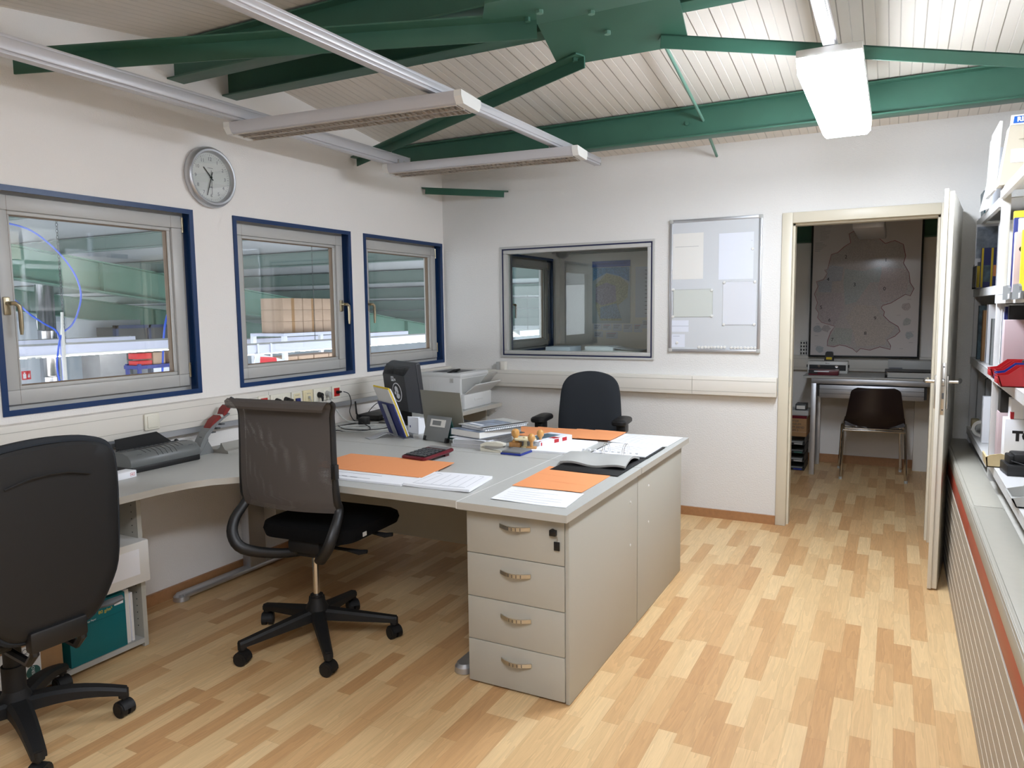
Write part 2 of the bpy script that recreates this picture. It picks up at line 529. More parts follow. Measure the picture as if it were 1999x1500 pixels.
# ================================================================== ROOM SHELL
W1 = (-3.383, -2.397); W2 = (-2.137, -1.147); W3 = (-1.012, -0.024); W5 = (1.17, 2.14)
WZ = (1.035, 1.986)
struct('floor', B(-0.14, 4.2, -7.1, 2.42, -0.1, 0), m_floor)
struct('wall_left', wallgrid('x', -0.14, 0, [-7.1, W1[0], W1[1], W2[0], W2[1], W3[0], W3[1], W5[0], W5[1], 2.42],
       [0, WZ[0], WZ[1], 2.86], [(*w, *WZ) for w in (W1, W2, W3, W5)]), m_wall)
IW = (0.535, 1.735, 1.098, 1.922)
DO = (2.625, 3.495, 0, 2.01)
struct('wall_back', wallgrid('y', 0, 0.1, [0, IW[0], IW[1], DO[0], DO[1], 4.1], [0, IW[2], IW[3], 2.01, 2.54],
       [IW, (DO[0], DO[1], 0, 2.01)]), m_wall_back)
struct('wall_right', B(4.1, 4.2, -7.1, 2.42, 0, 2.86), m_wall)
struct('wall_front', B(0, 4.1, -6.3, -6.2, 0, 2.36), m_wall_dim)
struct('wall_store_room', B(0, 4.1, 2.32, 2.42, 0, 2.3), m_wall)
def roof_profile(y0, y1, th):
    return [(y0, zc(y0)), (-2.27, zc(-2.27)), (y1, zc(y1)), (y1, zc(y1)+th), (-2.27, zc(-2.27)+th), (y0, zc(y0)+th)]
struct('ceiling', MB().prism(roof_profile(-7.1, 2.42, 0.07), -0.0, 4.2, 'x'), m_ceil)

# baseboards
struct('baseboard_back', B(0.0, 2.585, -0.016, 0, 0, 0.06), m_base)
struct('baseboard_left', B(0, 0.016, -7.0, -0.016, 0, 0.06), m_base)
struct('baseboard_store_room', B(0.0, 3.43, 2.304, 2.32, 0, 0.075), m_base)

# ------------------------------------------------------------------ hall windows (tilt-and-turn, blue lining)
def hall_window(n, w, handle_low_y):
    y0, y1 = w; z0, z1 = WZ
    r = sroot('window_%d' % n)
    mb = MB()
    ring(mb, 'x', 0.0, 0.007, y0, y1, z0, z1, 0.024)
    ring(mb, 'x', -0.075, 0.0, y0, y1, z0, z1, 0.012)
    mb.build('window_lining', m_blue, r)
    mb = ring(MB(), 'x', -0.135, -0.062, y0+0.012, y1-0.012, z0+0.012, z1-0.012, 0.05)
    mb.build('window_frame', m_upvc, r)
    a0, a1, c0, c1 = y0+0.036, y1-0.036, z0+0.04, z1-0.034
    mb = MB()
    ring(mb, 'x', -0.085, -0.040, a0, a1, c0, c1, 0.062, 0, 0.004)
    ring(mb, 'x', -0.080, -0.052, a0+0.062, a1-0.062, c0+0.062, c1-0.062, 0.016, 0, 0.003)
    ring(mb, 'x', -0.088, -0.062, a0+0.078, a1-0.078, c0+0.078, c1-0.078, 0.004, 1)
    for yy in (a0+0.0635, a1-0.0635):
        mb.box(-0.0402, -0.0398, yy-0.0006, yy+0.0006, c0+0.002, c1-0.002, 0, 1)
    mb.build('window_sash', [m_upvc, m_upvc_dk], r)
    MB().box(-0.078, -0.072, a0+0.07, a1-0.07, c0+0.07, c1-0.07).build('window_pane', m_glass, r)
    hy = a0+0.033 if handle_low_y else a1-0.033
    h = MB().box(-0.041, -0.030, hy-0.014, hy+0.014, 1.455, 1.53, 0.004)
    h.cyl((-0.03, hy, 1.503), (-0.008, hy, 1.503), 0.009, n=12)
    d = 1
    h.tube([(-0.003, hy, 1.503), (0.004, hy+d*0.012, 1.503), (0.006, hy+d*0.026, 1.492), (0.005, hy+d*0.030, 1.46), (0.004, hy+d*0.030, 1.40), (0.004, hy+d*0.029, 1.372)],
           [0.009, 0.0095, 0.010, 0.0095, 0.009, 0.006], 10)
    h.build('window_handle', m_brass, r)
    ky = a1+0.008 if handle_low_y else a0-0.008
    for zz in (z0+0.085, z1-0.115):
        MB().cyl((-0.045, ky, zz), (-0.045, ky, zz+0.075), 0.007, n=10).box(-0.049, -0.041, ky-0.010, ky+0.004, zz+0.01, zz+0.03).build('hinge', m_brass, r)
    return r
hall_window(1, W1, True)
hall_window(2, W2, False)
hall_window(3, W3, True)
hall_window(5, W5, True)

# ------------------------------------------------------------------ inner window in the back wall
r = sroot('window_4')
mb = MB()
ring(mb, 'y', -0.012, 0.10, IW[0]-0.012, IW[1]+0.012, IW[2]-0.012, IW[3]+0.012, 0.016, 0, 0.002)
ring(mb, 'y', -0.010, 0.05, IW[0]+0.004, IW[1]-0.004, IW[2]+0.004, IW[3]-0.004, 0.009, 1)
ring(mb, 'y', -0.008, 0.06, IW[0]+0.013, IW[1]-0.013, IW[2]+0.013, IW[3]-0.013, 0.028, 0, 0.004)
mb.build('window_frame', [m_upvc, m_blue_dark], r)
MB().box(IW[0]+0.03, IW[1]-0.03, 0.028, 0.034, IW[2]+0.03, IW[3]-0.03).build('window_pane', m_glass_dk, r)

# ------------------------------------------------------------------ door
r = sroot('door_1')
mb = MB()
mb.box(2.585, 2.650, -0.014, 0.0, 0, 2.05, 0.004).box(3.47, 3.538, -0.014, 0.0, 0, 2.05, 0.004).box(2.650, 3.47, -0.014, 0, 1.983, 2.05, 0.004)
mb.box(2.62, 2.65, 0, 0.115, 0, 2.02).box(3.47, 3.50, 0, 0.115, 0, 2.02).box(2.62, 3.50, 0.0, 0.115, 1.983, 2.02)
mb.box(2.65, 2.662, 0.035, 0.115, 0, 1.983).box(3.458, 3.47, 0.035, 0.115, 0, 1.983).box(2.65, 3.47, 0.035, 0.115, 1.971, 1.983)
mb.box(2.648, 2.655, -0.002, 0.012, 0.93, 1.11, 0, 1)
mb.build('door_frame', [m_doorframe, m_grsteel], r)
# the leaf, hinged on the right jamb and standing open into the office
ang = math.atan2(0.84, -0.092)
hinge = (3.538, -0.022, 0)
leaf = MB()
LW = 0.862
leaf.box(0.0, LW, 0.0, 0.018, 0.008, 2.012, 0.002)           # overlapping outer skin
leaf.box(0.012, LW-0.013, 0.016, 0.042, 0.008, 1.999, 0.002)   # rebated core
lo = leaf.build('door_leaf', m_doorw, r, hinge, (0, 0, math.atan2(-0.842, -0.092)))
MB().box(0.10, LW-0.10, -0.006, 0.002, 0.33, 1.87, 0.003).build('door_panel', m_doorframe, lo)
MB().lathe([(0.0, 0.03), (0.010, 0.028), (0.013, 0.018), (0.008, 0.006), (0.012, 0)], 14, 0, (0.42, 0, 0.53), (0, -1, 0)).build('door_stop', m_white, lo)
mb = MB().box(LW-0.0145, LW-0.0115, 0.0215, 0.0395, 0.905, 1.165, 0.0014)
mb.box(LW-0.0122, LW-0.0105, 0.024, 0.037, 1.05, 1.085, 0, 1).box(LW-0.0122, LW-0.0105, 0.026, 0.035, 0.985, 1.015, 0, 1)
mb.box(LW-0.0115, LW+0.001, 0.0245, 0.0365, 1.053, 1.082, 0.002)
for zz in (1.145, 0.93): mb.cyl((LW-0.0115, 0.0305, zz), (LW-0.0105, 0.0305, zz), 0.004, n=10, mi=1)
mb.build('lock_plate', [m_steel, m_greydk], lo)
for sgn, y0 in ((-1, 0.0), (1, 0.042)):
    mb = MB()
    ya, yb = sorted((y0, y0+sgn*0.010))
    mb.box(LW-0.078, LW-0.038, ya, yb, 0.93, 1.10, 0.004)
    hx = LW-0.058
    mb.cyl((hx, y0, 1.068), (hx, y0+sgn*0.05, 1.068), 0.009, n=12)
    mb.tube([(hx, y0+sgn*0.045, 1.068), (hx-0.02, y0+sgn*0.052, 1.068), (hx-0.07, y0+sgn*0.053, 1.068), (hx-0.115, y0+sgn*0.052, 1.068)], [0.010, 0.011, 0.0105, 0.010], 10)
    mb.build('door_handle', m_steel, lo)

# ------------------------------------------------------------------ installation trunking
tl = sroot('trim_1')
mb = MB().box(0.0, 0.058, -7.0, 0.0, 0.868, 1.004, 0.004)
for yy in (-4.0, -1.985): mb.box(0.0575, 0.0588, yy-0.0012, yy+0.0012, 0.87, 1.0, 0, 1)
for zz in (0.898, 0.974): mb.box(0.0575, 0.0588, -6.99, -0.06, zz-0.001, zz+0.001, 0, 1)
mb.build('trunking_cover', [m_trunk, m_grsteel], tl)
MB().box(0.0, 0.05, -7.0, 0.0, 0.838, 0.868).build('trunking_rail', m_alu, tl)
tb = sroot('trim_2')
mb = MB().box(0.058, 2.58, -0.056, 0.0, 0.862, 0.988, 0.004)
for zz in (0.888, 0.963): mb.box(0.06, 2.575, -0.0572, -0.0555, zz-0.001, zz+0.001, 0, 1)
mb.box(2.029, 2.032, -0.0575, -0.055, 0.864, 0.986, 0, 1)
mb.build('trunking_cover', [m_trunk, m_grsteel], tb)
ts = sroot('trim_3')
mb = MB().box(2.3, 3.9, 2.262, 2.32, 0.862, 0.998, 0.004)
for zz in (0.888, 0.968): mb.box(2.31, 3.89, 2.2607, 2.2625, zz-0.001, zz+0.001, 0, 1)
mb.build('trunking_cover', [m_trunk, m_grsteel], ts)
struct('trim_4', B(3.43, 3.60, 2.20, 2.32, 0, 0.86), m_trunk)

# ------------------------------------------------------------------ green roof steel
def ibeam(mb, x0, x1, y, z0, z1, fw=0.10, tf=0.009, tw=0.007):
    mb.box(x0, x1, y-fw/2, y+fw/2, z1-tf, z1, 0.002)
    mb.box(x0, x1, y-fw/2, y+fw/2, z0, z0+tf, 0.002)
    mb.box(x0, x1, y-tw/2, y+tw/2, z0+tf, z1-tf)
    return mb
o = ibeam(MB(), 0.001, 4.099, -2.455, 2.612, 2.785).build('steel_beam', m_green)
tag(o, 'green steel roof beam at the ridge, the near one of the ridge pair carrying the gusset plate', 'beam', 'green ceiling beams')
o = ibeam(MB(), 0.001, 4.099, -2.115, 2.612, 2.785).build('steel_beam', m_green)
tag(o, 'green steel roof beam at the ridge, the far one of the pair, its dark side in shade', 'beam', 'green ceiling beams')
mb = ibeam(MB(), 0.001, 4.099, -0.655, 2.438, 2.612)
mb.cyl((2.13, -0.66, 2.525), (2.13, -0.672, 2.525), 0.012, n=6)
o = mb.build('steel_beam', m_green)
tag(o, 'green steel roof beam running close to the back wall behind the lit lamp', 'beam', 'green ceiling beams')
for yy in (0.80, 2.265):
    o = ibeam(MB(), 0.001, 4.099, yy, zc(yy)-0.20, zc(yy)-0.03).build('steel_beam', m_green)
    tag(o, 'green steel beam under the ceiling of the dark room behind the door' if yy > 1 else 'green steel beam in the dark room nearest the inner window', 'beam', 'green ceiling beams')
# gusset plate folded along the ridge
g = thing('gusset_plate', 'large green bolted steel plate under the ridge beams where the braces meet', 'plate', (2.17, -2.27, 2.605))
far = [(1.93, -2.27), (1.93, -2.30), (1.86, -1.885), (2.445, -1.885), (2.50, -2.27)]
def gz(y): return -0.13*abs(y+2.27)+0.006
mb = MB()
def folded(poly):
    n = len(poly)
    vs = [(x-2.17, y+2.27, gz(y)) for x, y in poly]+[(x-2.17, y+2.27, gz(y)-0.010) for x, y in poly]
    mb.add(vs, [tuple(range(n)), tuple(range(2*n-1, n-1, -1))]+[(i, (i+1) % n, n+(i+1) % n, n+i) for i in range(n)])
folded([(1.925, -2.27), (1.85, -1.885), (2.445, -1.885), (2.50, -2.27)])
folded([(1.925, -2.27), (1.80, -2.50), (1.90, -2.66), (2.44, -2.66), (2.50, -2.27)])
mb.build('plate', m_green, g)
for bx_, by_ in ((2.168, -2.115), (2.17, -2.30), (2.33, -2.45), (2.02, -2.45)):
    z = gz(by_)-0.010
    MB().cyl((bx_-2.17, by_+2.27, z), (bx_-2.17, by_+2.27, z-0.014), 0.014, n=6).build('bolt', m_greenlt, g)
# angle-iron braces
def brace(p0, p1, label, w=0.055, t=0.006, flip=1):
    p0 = Vector(p0); p1 = Vector(p1)
    d = p1-p0; L = d.length
    rz = math.atan2(d.y, d.x); ry = -math.asin(d.z/L)
    mb = MB().box(0, L, -w/2, w/2, -t, 0).box(0, L, flip*w/2-(t if flip > 0 else 0), flip*w/2+(0 if flip > 0 else t), -w, 0)
    mb.cyl((0.035, 0, 0.0), (0.035, 0, -0.022), 0.012, n=6)
    o = mb.build('brace_bar', m_green, None, p0, (0, ry, rz))
    return tag(o, label, 'brace', 'green braces under the ceiling')
brace((1.99, -1.97, 2.562), (0.0, -1.085, 2.478), 'green angle iron brace from gusset plate to left wall past both unlit lamps', flip=-1)
brace((2.35, -1.99, 2.566), (4.095, -1.04, 2.455), 'green angle iron brace from gusset plate towards the right wall above the lit lamp', flip=-1)
brace((1.975, -2.385, 2.588), (0.0, -3.27, 2.515), 'green angle iron brace from gusset plate to left wall, nearest one with chipped edge', w=0.075, flip=-1)
o = MB().cyl((2.27, -1.86, 2.705), (2.222, -0.656, 2.533), 0.009, n=10).cyl((2.222, -0.656, 2.533), (2.168, -0.03, 2.447), 0.009, n=10).build('tie_rod', m_greenlt)
tag(o, 'thin green steel rod passing through the rear beam to the back wall', 'rod')
mb = MB()
p0, p1 = Vector((0.002, -0.285, 2.36)), Vector((0.60, -0.004, 2.322))
d = p1-p0; L = d.length
mb.box(0, L, -0.03, 0.03, -0.006, 0).box(0.03, L-0.03, -0.031, -0.025, -0.05, 0)
o = mb.build('wall_bracket', m_green, None, p0+Vector((0, 0, 0.03)), (0, -math.asin(d.z/L), math.atan2(d.y, d.x)))
tag(o, 'short green angle iron spanning the room corner above the inner window', 'bracket')

# ------------------------------------------------------------------ silver lamp tracks
def track(name, p0, p1, label, w=0.062, h=0.07):
    p0 = Vector(p0); p1 = Vector(p1); d = p1-p0; L = d.length
    t = thing(name, label, 'lamp track', p0, math.atan2(d.y, d.x), 'silver lamp tracks')
    mb = MB().box(0, L, -w/2, w/2, -h+0.012, -0.012, 0.006).box(0, L, -w/2+0.006, w/2-0.006, -0.012, 0, 0.002).box(0, L, -w/2+0.006, w/2-0.006, -h, -h+0.012, 0.002)
    mb.build('rail', m_track, t)
    MB().box(L-0.004, L+0.004, -w/2+0.001, w/2-0.001, -h+0.001, -0.001).build('end_cap', m_greylt, t)
    return t
track('lamp_track', (0.424, -4.7, 2.440), (0.400, -1.044, 2.440), 'silver lamp track running along the left wall above the clock', w=0.058, h=0.070)
track('lamp_track', (1.388, -4.7, 2.438), (1.483, -0.426, 2.438), 'silver lamp track crossing mid ceiling between the two unlit louvre lamps', w=0.051, h=0.051)
track('lamp_track', (3.004, -4.7, 2.440), (3.004, -0.933, 2.440), 'silver lamp track holding the bright lit lamp on the right', w=0.051, h=0.046)

def louvre_lamp(center, rz, label):
    t = thing('louvre_lamp', label, 'ceiling lamp', center, rz, 'unlit louvre lamps')
    L = 1.21
    prof = [(-0.095, 0.052), (-0.095, 0.030), (-0.082, 0.004), (-0.070, 0.0), (-0.070, 0.012), (0.070, 0.012), (0.070, 0.0), (0.082, 0.004), (0.095, 0.030), (0.095, 0.052)]
    MB().prism(prof, -L/2, L/2, 'x').build('housing', m_track, t)
    for s in (-1, 1):
        x0, x1 = sorted((s*L/2, s*(L/2+0.035)))
        MB().prism([(-0.097, 0.053), (-0.097, 0.028), (-0.076, 0.0), (0.076, 0.0), (0.097, 0.028), (0.097, 0.053)], x0, x1, 'x').build('end_cap', m_white, t)
    mb = MB()
    n = 44
    for i in range(n):
        x = -L/2+L*(i+0.5)/n
        mb.add([(x-0.001, -0.068, 0.011), (x+0.001, -0.068, 0.011), (x+0.001, 0.068, 0.011), (x-0.001, 0.068, 0.011),
                (x+0.006, -0.068, -0.004), (x+0.008, -0.068, -0.004), (x+0.008, 0.068, -0.004), (x+0.006, 0.068, -0.004)],
               [(0, 1, 2, 3), (4, 7, 6, 5), (0, 4, 5, 1), (1, 5, 6, 2), (2, 6, 7, 3), (3, 7, 4, 0)])
    mb.box(-L/2, L/2, -0.003, 0.003, -0.004, 0.011).box(-L/2, L/2, -0.070, -0.067, -0.004, 0.011).box(-L/2, L/2, 0.067, 0.070, -0.004, 0.011)
    mb.build('louvre', m_louvre, t)
    for x in (-0.56, 0.45):
        mb = MB().box(x-0.02, x+0.02, -0.03, 0.03, 0.050, 0.055)
        mb.box(x-0.005, x+0.005, -0.034, -0.030, 0.052, 0.09).box(x-0.005, x+0.005, 0.030, 0.034, 0.052, 0.09)
        mb.build('clamp', m_steel, t)
    return t
louvre_lamp((0.972, -2.323, 2.315), math.radians(4.8), 'unlit silver louvre lamp under the tracks, the nearer and larger one')
louvre_lamp((0.990, -1.100, 2.317), math.radians(5.0), 'unlit silver louvre lamp under the tracks, the one near the back wall')

def lit_lamp(cx, y0, L, label, z=2.463):
    t = thing('lit_lamp', label, 'ceiling lamp', (cx, y0+L/2, z), 0, 'lit prismatic lamps')
    MB().box(-0.112, 0.112, -L/2, L/2, -0.03, 0.0, 0.004).build('housing', m_white, t)
    mb = MB()
    rings = []
    for yy, k, zb in ((-L/2, 1.0, -0.060), (-L/2+0.03, 1.0, -0.098), (L/2-0.03, 1.0, -0.098), (L/2, 1.0, -0.060)):
        rings.append([(-0.110*k, yy, -0.030), (-0.108*k, yy, zb+0.018), (-0.092*k, yy, zb), (0.092*k, yy, zb), (0.108*k, yy, zb+0.018), (0.110*k, yy, -0.030)])
    mb.loft(rings)
    mb.build('diffuser', m_lit, t)
    for i in range(3):
        MB().box(-0.075+i*0.055, -0.075+i*0.055+0.028, -L/2-0.006, -L/2+0.002, -0.050, -0.030, 0.003).build('clip', m_clearpl, t)
    return t
lit_lamp(3.004, -2.086, 1.16, 'bright lit prismatic lamp hanging on the right track', 2.392)
lit_lamp(3.004, -5.5, 1.16, 'lit prismatic lamp above the viewer, the one near the shelving', 2.33)

# ------------------------------------------------------------------ clock
c = thing('wall_clock', 'round silver wall clock with white face above the windows', 'clock', (0.0, -2.283, 2.166))
MB().lathe([(0.150, 0.0), (0.157, 0.010), (0.158, 0.024), (0.152, 0.038), (0.143, 0.045), (0.134, 0.044), (0.127, 0.034), (0.126, 0.012)], 64, 0, (0, 0, 0), (1, 0, 0)).build('rim', m_alu, c)
mb = MB().cyl((0.008, 0, 0), (0.018, 0, 0), 0.127, n=64)
RX = Matrix(((0, 0, 1, 0), (1, 0, 0, 0), (0, 1, 0, 0), (0, 0, 0, 1)))      # text plane facing +x, reading along +y
for h in range(1, 13):
    a = h*PI/6
    mb.text(str(h), 0.026, (0.0184, 0.094*math.sin(a), 0.094*math.cos(a)), RX, 0.0002, 1)
for k in range(60):
    a = k*PI/30; r0 = 0.112 if k % 5 else 0.109
    p = Vector((0.0184, 0, 0))
    u = Vector((0, math.sin(a), math.cos(a))); w = Vector((0, math.cos(a), -math.sin(a)))*(0.0007 if k % 5 else 0.0012)
    mb.add([p+u*r0-w, p+u*r0+w, p+u*0.119+w, p+u*0.119-w], [(0, 1, 2, 3)], 1)
for zz, wd in ((0.048, 0.034), (-0.047, 0.012), (-0.052, 0.022)):
    mb.box(0.0181, 0.0185, -wd/2, wd/2, zz-0.0012, zz+0.0012, 0, 1)
mb.build('face', [m_clock, m_ink], c)
def hand(name, ang, L, w, x, tail=0.02):
    mb = MB().box(x, x+0.001, -w/2, w/2, -tail, L)
    o = mb.build(name, m_inkblk, c, (0, 0, 0), (-ang, 0, 0))
hand('hour_hand', math.radians(317), 0.066, 0.0055, 0.022)
hand('minute_hand', math.radians(198), 0.100, 0.0045, 0.024, 0.03)
hand('second_hand', math.radians(180), 0.090, 0.0016, 0.026, 0.036)
MB().cyl((0.018, 0, 0), (0.030, 0, 0), 0.004, n=12).build('hub', m_inkblk, c)
MB().cyl((0.032, 0, 0), (0.0335, 0, 0), 0.130, n=64).build('glass_cover', m_glass, c)

# ------------------------------------------------------------------ whiteboard with papers and magnets
wb = thing('whiteboard', 'small white magnetic board in aluminium frame between window and door', 'whiteboard', (2.160, 0, 1.60))
m_wb = M('whiteboard_enamel', (208, 211, 214), 0.18, spec=0.5)
MB().box(-0.292, 0.292, -0.012, 0.0, -0.437, 0.437).build('board', m_wb, wb)
ring(MB(), 'y', -0.020, 0.0, -0.305, 0.305, -0.45, 0.45, 0.020, 0, 0.003).build('frame', m_alu, wb)
for sx in (-1, 1):
    for sz in (-1, 1):
        x, z = sx*0.294, sz*0.439
        MB().box(x-0.0125, x+0.0125, -0.022, 0, z-0.0125, z+0.0125, 0.003).build('corner_cap', m_greylt, wb)
def wbp(cx, cy):        # crop pixel of the board -> board coordinates (x,z)
    xl = 105+(cy-160)*(-28/1285); xr = 1005+(cy-90)*(-40/1365)
    u = (cx-xl)/(xr-xl)
    zt = 160+(90-160)*u; zb = 1445+(1455-1445)*u
    return 1.855+u*0.61, 2.05-0.90*(cy-zt)/(zb-zt)
def wbpaper(name, label, c0, c1, mat, th=0.0006, lines=(), cat='sheet', border=None, y=-0.0125):
    x0, z1 = wbp(*c0); x1, z0 = wbp(*c1)
    cx, cz = (x0+x1)/2, (z0+z1)/2; w, h = x1-x0, z1-z0
    mb = MB().box(-w/2, w/2, -th, 0, -h/2, h/2)
    for (u0, u1, v) in lines:
        mb.box(-w/2+u0*w, -w/2+u1*w, -th-0.0003, -th, h/2-v*h-0.0008, h/2-v*h+0.0008, 0, 1)
    if border: ring(mb, 'y', -th-0.0004, -th, -w/2, w/2, -h/2, h/2, 0.004, 2)
    o = mb.build(name, [mat, m_ink, m_clearpl], None, (cx, y, cz))
    return tag(o, label, cat, 'papers on the whiteboard')
wbpaper('paper_sheet', 'large plain paper sheet at top left of the whiteboard', (133, 290), (430, 722), m_paperold, lines=((0.08, 0.85, 0.29),))
wbpaper('paper_sheet', 'bluish paper sheet at top right of the whiteboard', (592, 280), (910, 718), m_paper2, lines=((0.93, 0.96, 0.18),))
m_lam = M('laminated_paper', (206, 210, 204), 0.12)
m_lam2 = M('laminated_paper_cool', (218, 220, 226), 0.12)
wbpaper('laminated_sheet', 'landscape laminated sheet held by four magnets at left of the whiteboard', (130, 832), (520, 1100), m_lam, 0.0009, border=True)
wbpaper('laminated_sheet', 'portrait laminated sheet held by four magnets at right of the whiteboard', (622, 750), (935, 1178), m_lam2, 0.0009, border=True)
wbpaper('paper_note', 'small note on the whiteboard just below the landscape laminated sheet', (108, 1135), (280, 1248), m_paper2, lines=((0, 1, .5),))
wbpaper('paper_note', 'small note under one magnet in the lower left whiteboard corner', (108, 1272), (240, 1400), m_paper2, lines=((.1, .6, .15),))
mag = MB().lathe([(0.0095, 0), (0.0095, 0.004), (0.008, 0.007), (0.0045, 0.0075)], 18, 0, (0, 0, 0), (0, -1, 0)).build('magnet', m_white)
mags = [((130, 832), 'white round magnet at upper left corner of the landscape laminated sheet', 1), ((517, 833), 'white round magnet at upper right corner of the landscape laminated sheet', 1),
        ((124, 1098), 'white round magnet at lower left corner of the landscape laminated sheet', 1), ((513, 1088), 'white round magnet at lower right corner of the landscape laminated sheet', 1),
        ((638, 757), 'white round magnet at upper left corner of the portrait laminated sheet', 1), ((927, 748), 'white round magnet at upper right corner of the portrait laminated sheet', 1),
        ((627, 1172), 'white round magnet at lower left corner of the portrait laminated sheet', 1), ((917, 1170), 'white round magnet at lower right corner of the portrait laminated sheet', 1),
        ((909, 424), 'white round magnet on the bluish sheet', 1), ((163, 1356), 'white round magnet on the small note in the lower left corner', 1)]
ORD = ['leftmost', 'second', 'third', 'fourth', 'fifth', 'sixth', 'seventh', 'eighth', 'ninth']
for i, cx in enumerate((384, 416, 447, 478, 508, 538, 571, 602, 634)):
    mags.append(((cx, 1400+(i % 2)*2), '%s white magnet%s in the left row along the whiteboard bottom edge' % (ORD[i], '' if i == 0 else ' from the left'), 0))
for i, cx in enumerate((700, 731, 760, 791, 826, 857, 888, 920)):
    mags.append(((cx, 1404+(i % 2)*2), '%s white magnet%s in the right row along the whiteboard bottom edge' % (ORD[i], '' if i == 0 else ' from the left'), 0))
for i, (c0, lab, on) in enumerate(mags):
    x, z = wbp(*c0)
    o = mag if i == 0 else mag.copy()
    if i: COL.objects.link(o)
    o.location = (x, -0.0137 if on else -0.012, z)
    tag(o, lab, 'magnet', 'white magnets on the whiteboard')

# ------------------------------------------------------------------ wall sockets and switch on the left trunking
sw = thing('light_switch', 'square cream light switch on the left wall trunking above the laminator', 'switch', (0.058, -2.748, 0.932))
MB().box(0, 0.012, -0.0415, 0.0415, -0.0405, 0.0405, 0.006).build('plate', m_offwhite, sw)
MB().box(0.010, 0.016, -0.029, 0.029, -0.029, 0.029, 0.003).build('rocker', m_offwhite, sw)

def insert(mb, y, mi):
    mb.box(0.009, 0.0125, y-0.026, y+0.026, -0.027, 0.027, 0.002, mi)
def socket(mb, y, mi):
    insert(mb, y, mi)
    mb.lathe([(0.0205, 0.0128), (0.0195, 0.0138), (0.0185, 0.0130), (0.0185, 0.0126)], 20, mi, (0, y, 0), (1, 0, 0))
def plug(parent, y, mat, side=0):
    mb = MB().cyl((0.012, y, 0), (0.040, y, -0.002), 0.019, 0.015, 16)
    if side: mb.tube([(0.034, y, 0), (0.038, y+0.02, -0.001), (0.036, y+0.036, -0.004)], [0.009, 0.008, 0.005], 8)
    else: mb.tube([(0.034, y, 0), (0.038, y+0.004, -0.02), (0.036, y+0.006, -0.04)], [0.009, 0.008, 0.005], 8)
    return mb.build('plug', mat, parent)
SK = 'sockets in the left wall trunking'
def sock1(y, label, ins, z=0.938):
    s = thing('wall_socket', label, 'socket', (0.058, y, z), 0, SK)
    MB().box(0, 0.010, -0.041, 0.041, -0.041, 0.041, 0.005).build('frame', m_offwhite, s)
    mb = MB(); socket(mb, 0, 0); mb.build('insert', ins, s)
    return s
s1 = sock1(-2.03, 'single red socket in cream frame half hidden by the mesh chair back', m_redsock, 0.940)
s8 = sock1(-1.412, 'single red socket with thin black plug, nearest the monitor', m_redsock)
def sock2(y, label, mats):
    s = thing('wall_socket', label, 'socket', (0.058, y, 0.938), 0, SK)
    MB().box(0, 0.010, -0.077, 0.077, -0.041, 0.041, 0.005).build('frame', m_offwhite, s)
    for k, yy in enumerate((-0.036, 0.036)):
        mb = MB(); socket(mb, yy, 0); mb.build('insert', m_offwhite, s)
        if mats[k]: plug(s, yy, mats[k], k == 1 and mats[k] is m_black and y < -1.7)
    return s
sock2(-1.900, 'white double socket with two black plugs beside the cream network sockets', (m_black, m_black))
sock2(-1.545, 'white double socket holding one black and one grey plug', (m_black, m_greylt))
for y, lab, kind in ((-1.770, 'cream network socket with blue plugs', 0), (-1.672, 'yellowed network socket with thin grey cable', 1)):
    s = thing('network_socket', lab, 'socket', (0.058, y, 0.936), 0, SK)
    MB().box(0, 0.010, -0.041, 0.041, -0.041, 0.041, 0.003).build('frame', m_cream if kind else m_offwhite, s)
    mb = MB().box(0.009, 0.013, -0.027, 0.027, -0.027, 0.03, 0.002)
    for q in (-0.012, 0, 0.012): mb.box(0.0128, 0.0134, q-0.003, q+0.003, 0.018, 0.022, 0, 1)
    mb.build('insert', [m_cream, m_ink], s)
    if kind == 0: MB().box(0.012, 0.028, -0.017, 0.015, -0.02, 0.002, 0.003).build('plug', m_navy, s)
    else: MB().box(0.012, 0.026, -0.006, 0.006, -0.008, 0.004, 0.002).tube([(0.024, 0, -0.006), (0.028, 0.004, -0.02), (0.024, 0.012, -0.05)], 0.0025, 6).build('plug', m_greylt, s)
mb = MB().cyl((0.012, 0, 0), (0.026, 0, 0), 0.010, n=14).tube([(0.024, 0, 0), (0.027, 0.012, 0.001), (0.024, 0.03, -0.001)], [0.009, 0.008, 0.005], 8)
mb.build('plug', m_black, s8)

jb = thing('junction_box', 'small grey cable box on top of the trunking under the inner window', 'box', (0.53, -0.0, 0.988))
MB().box(-0.035, 0.0, -0.045, 0, 0.0, 0.062, 0.003).build('side_box', m_greylt, jb)
MB().box(0.0, 0.042, -0.050, 0, 0.0, 0.066, 0.004).build('cover', m_trunk, jb)
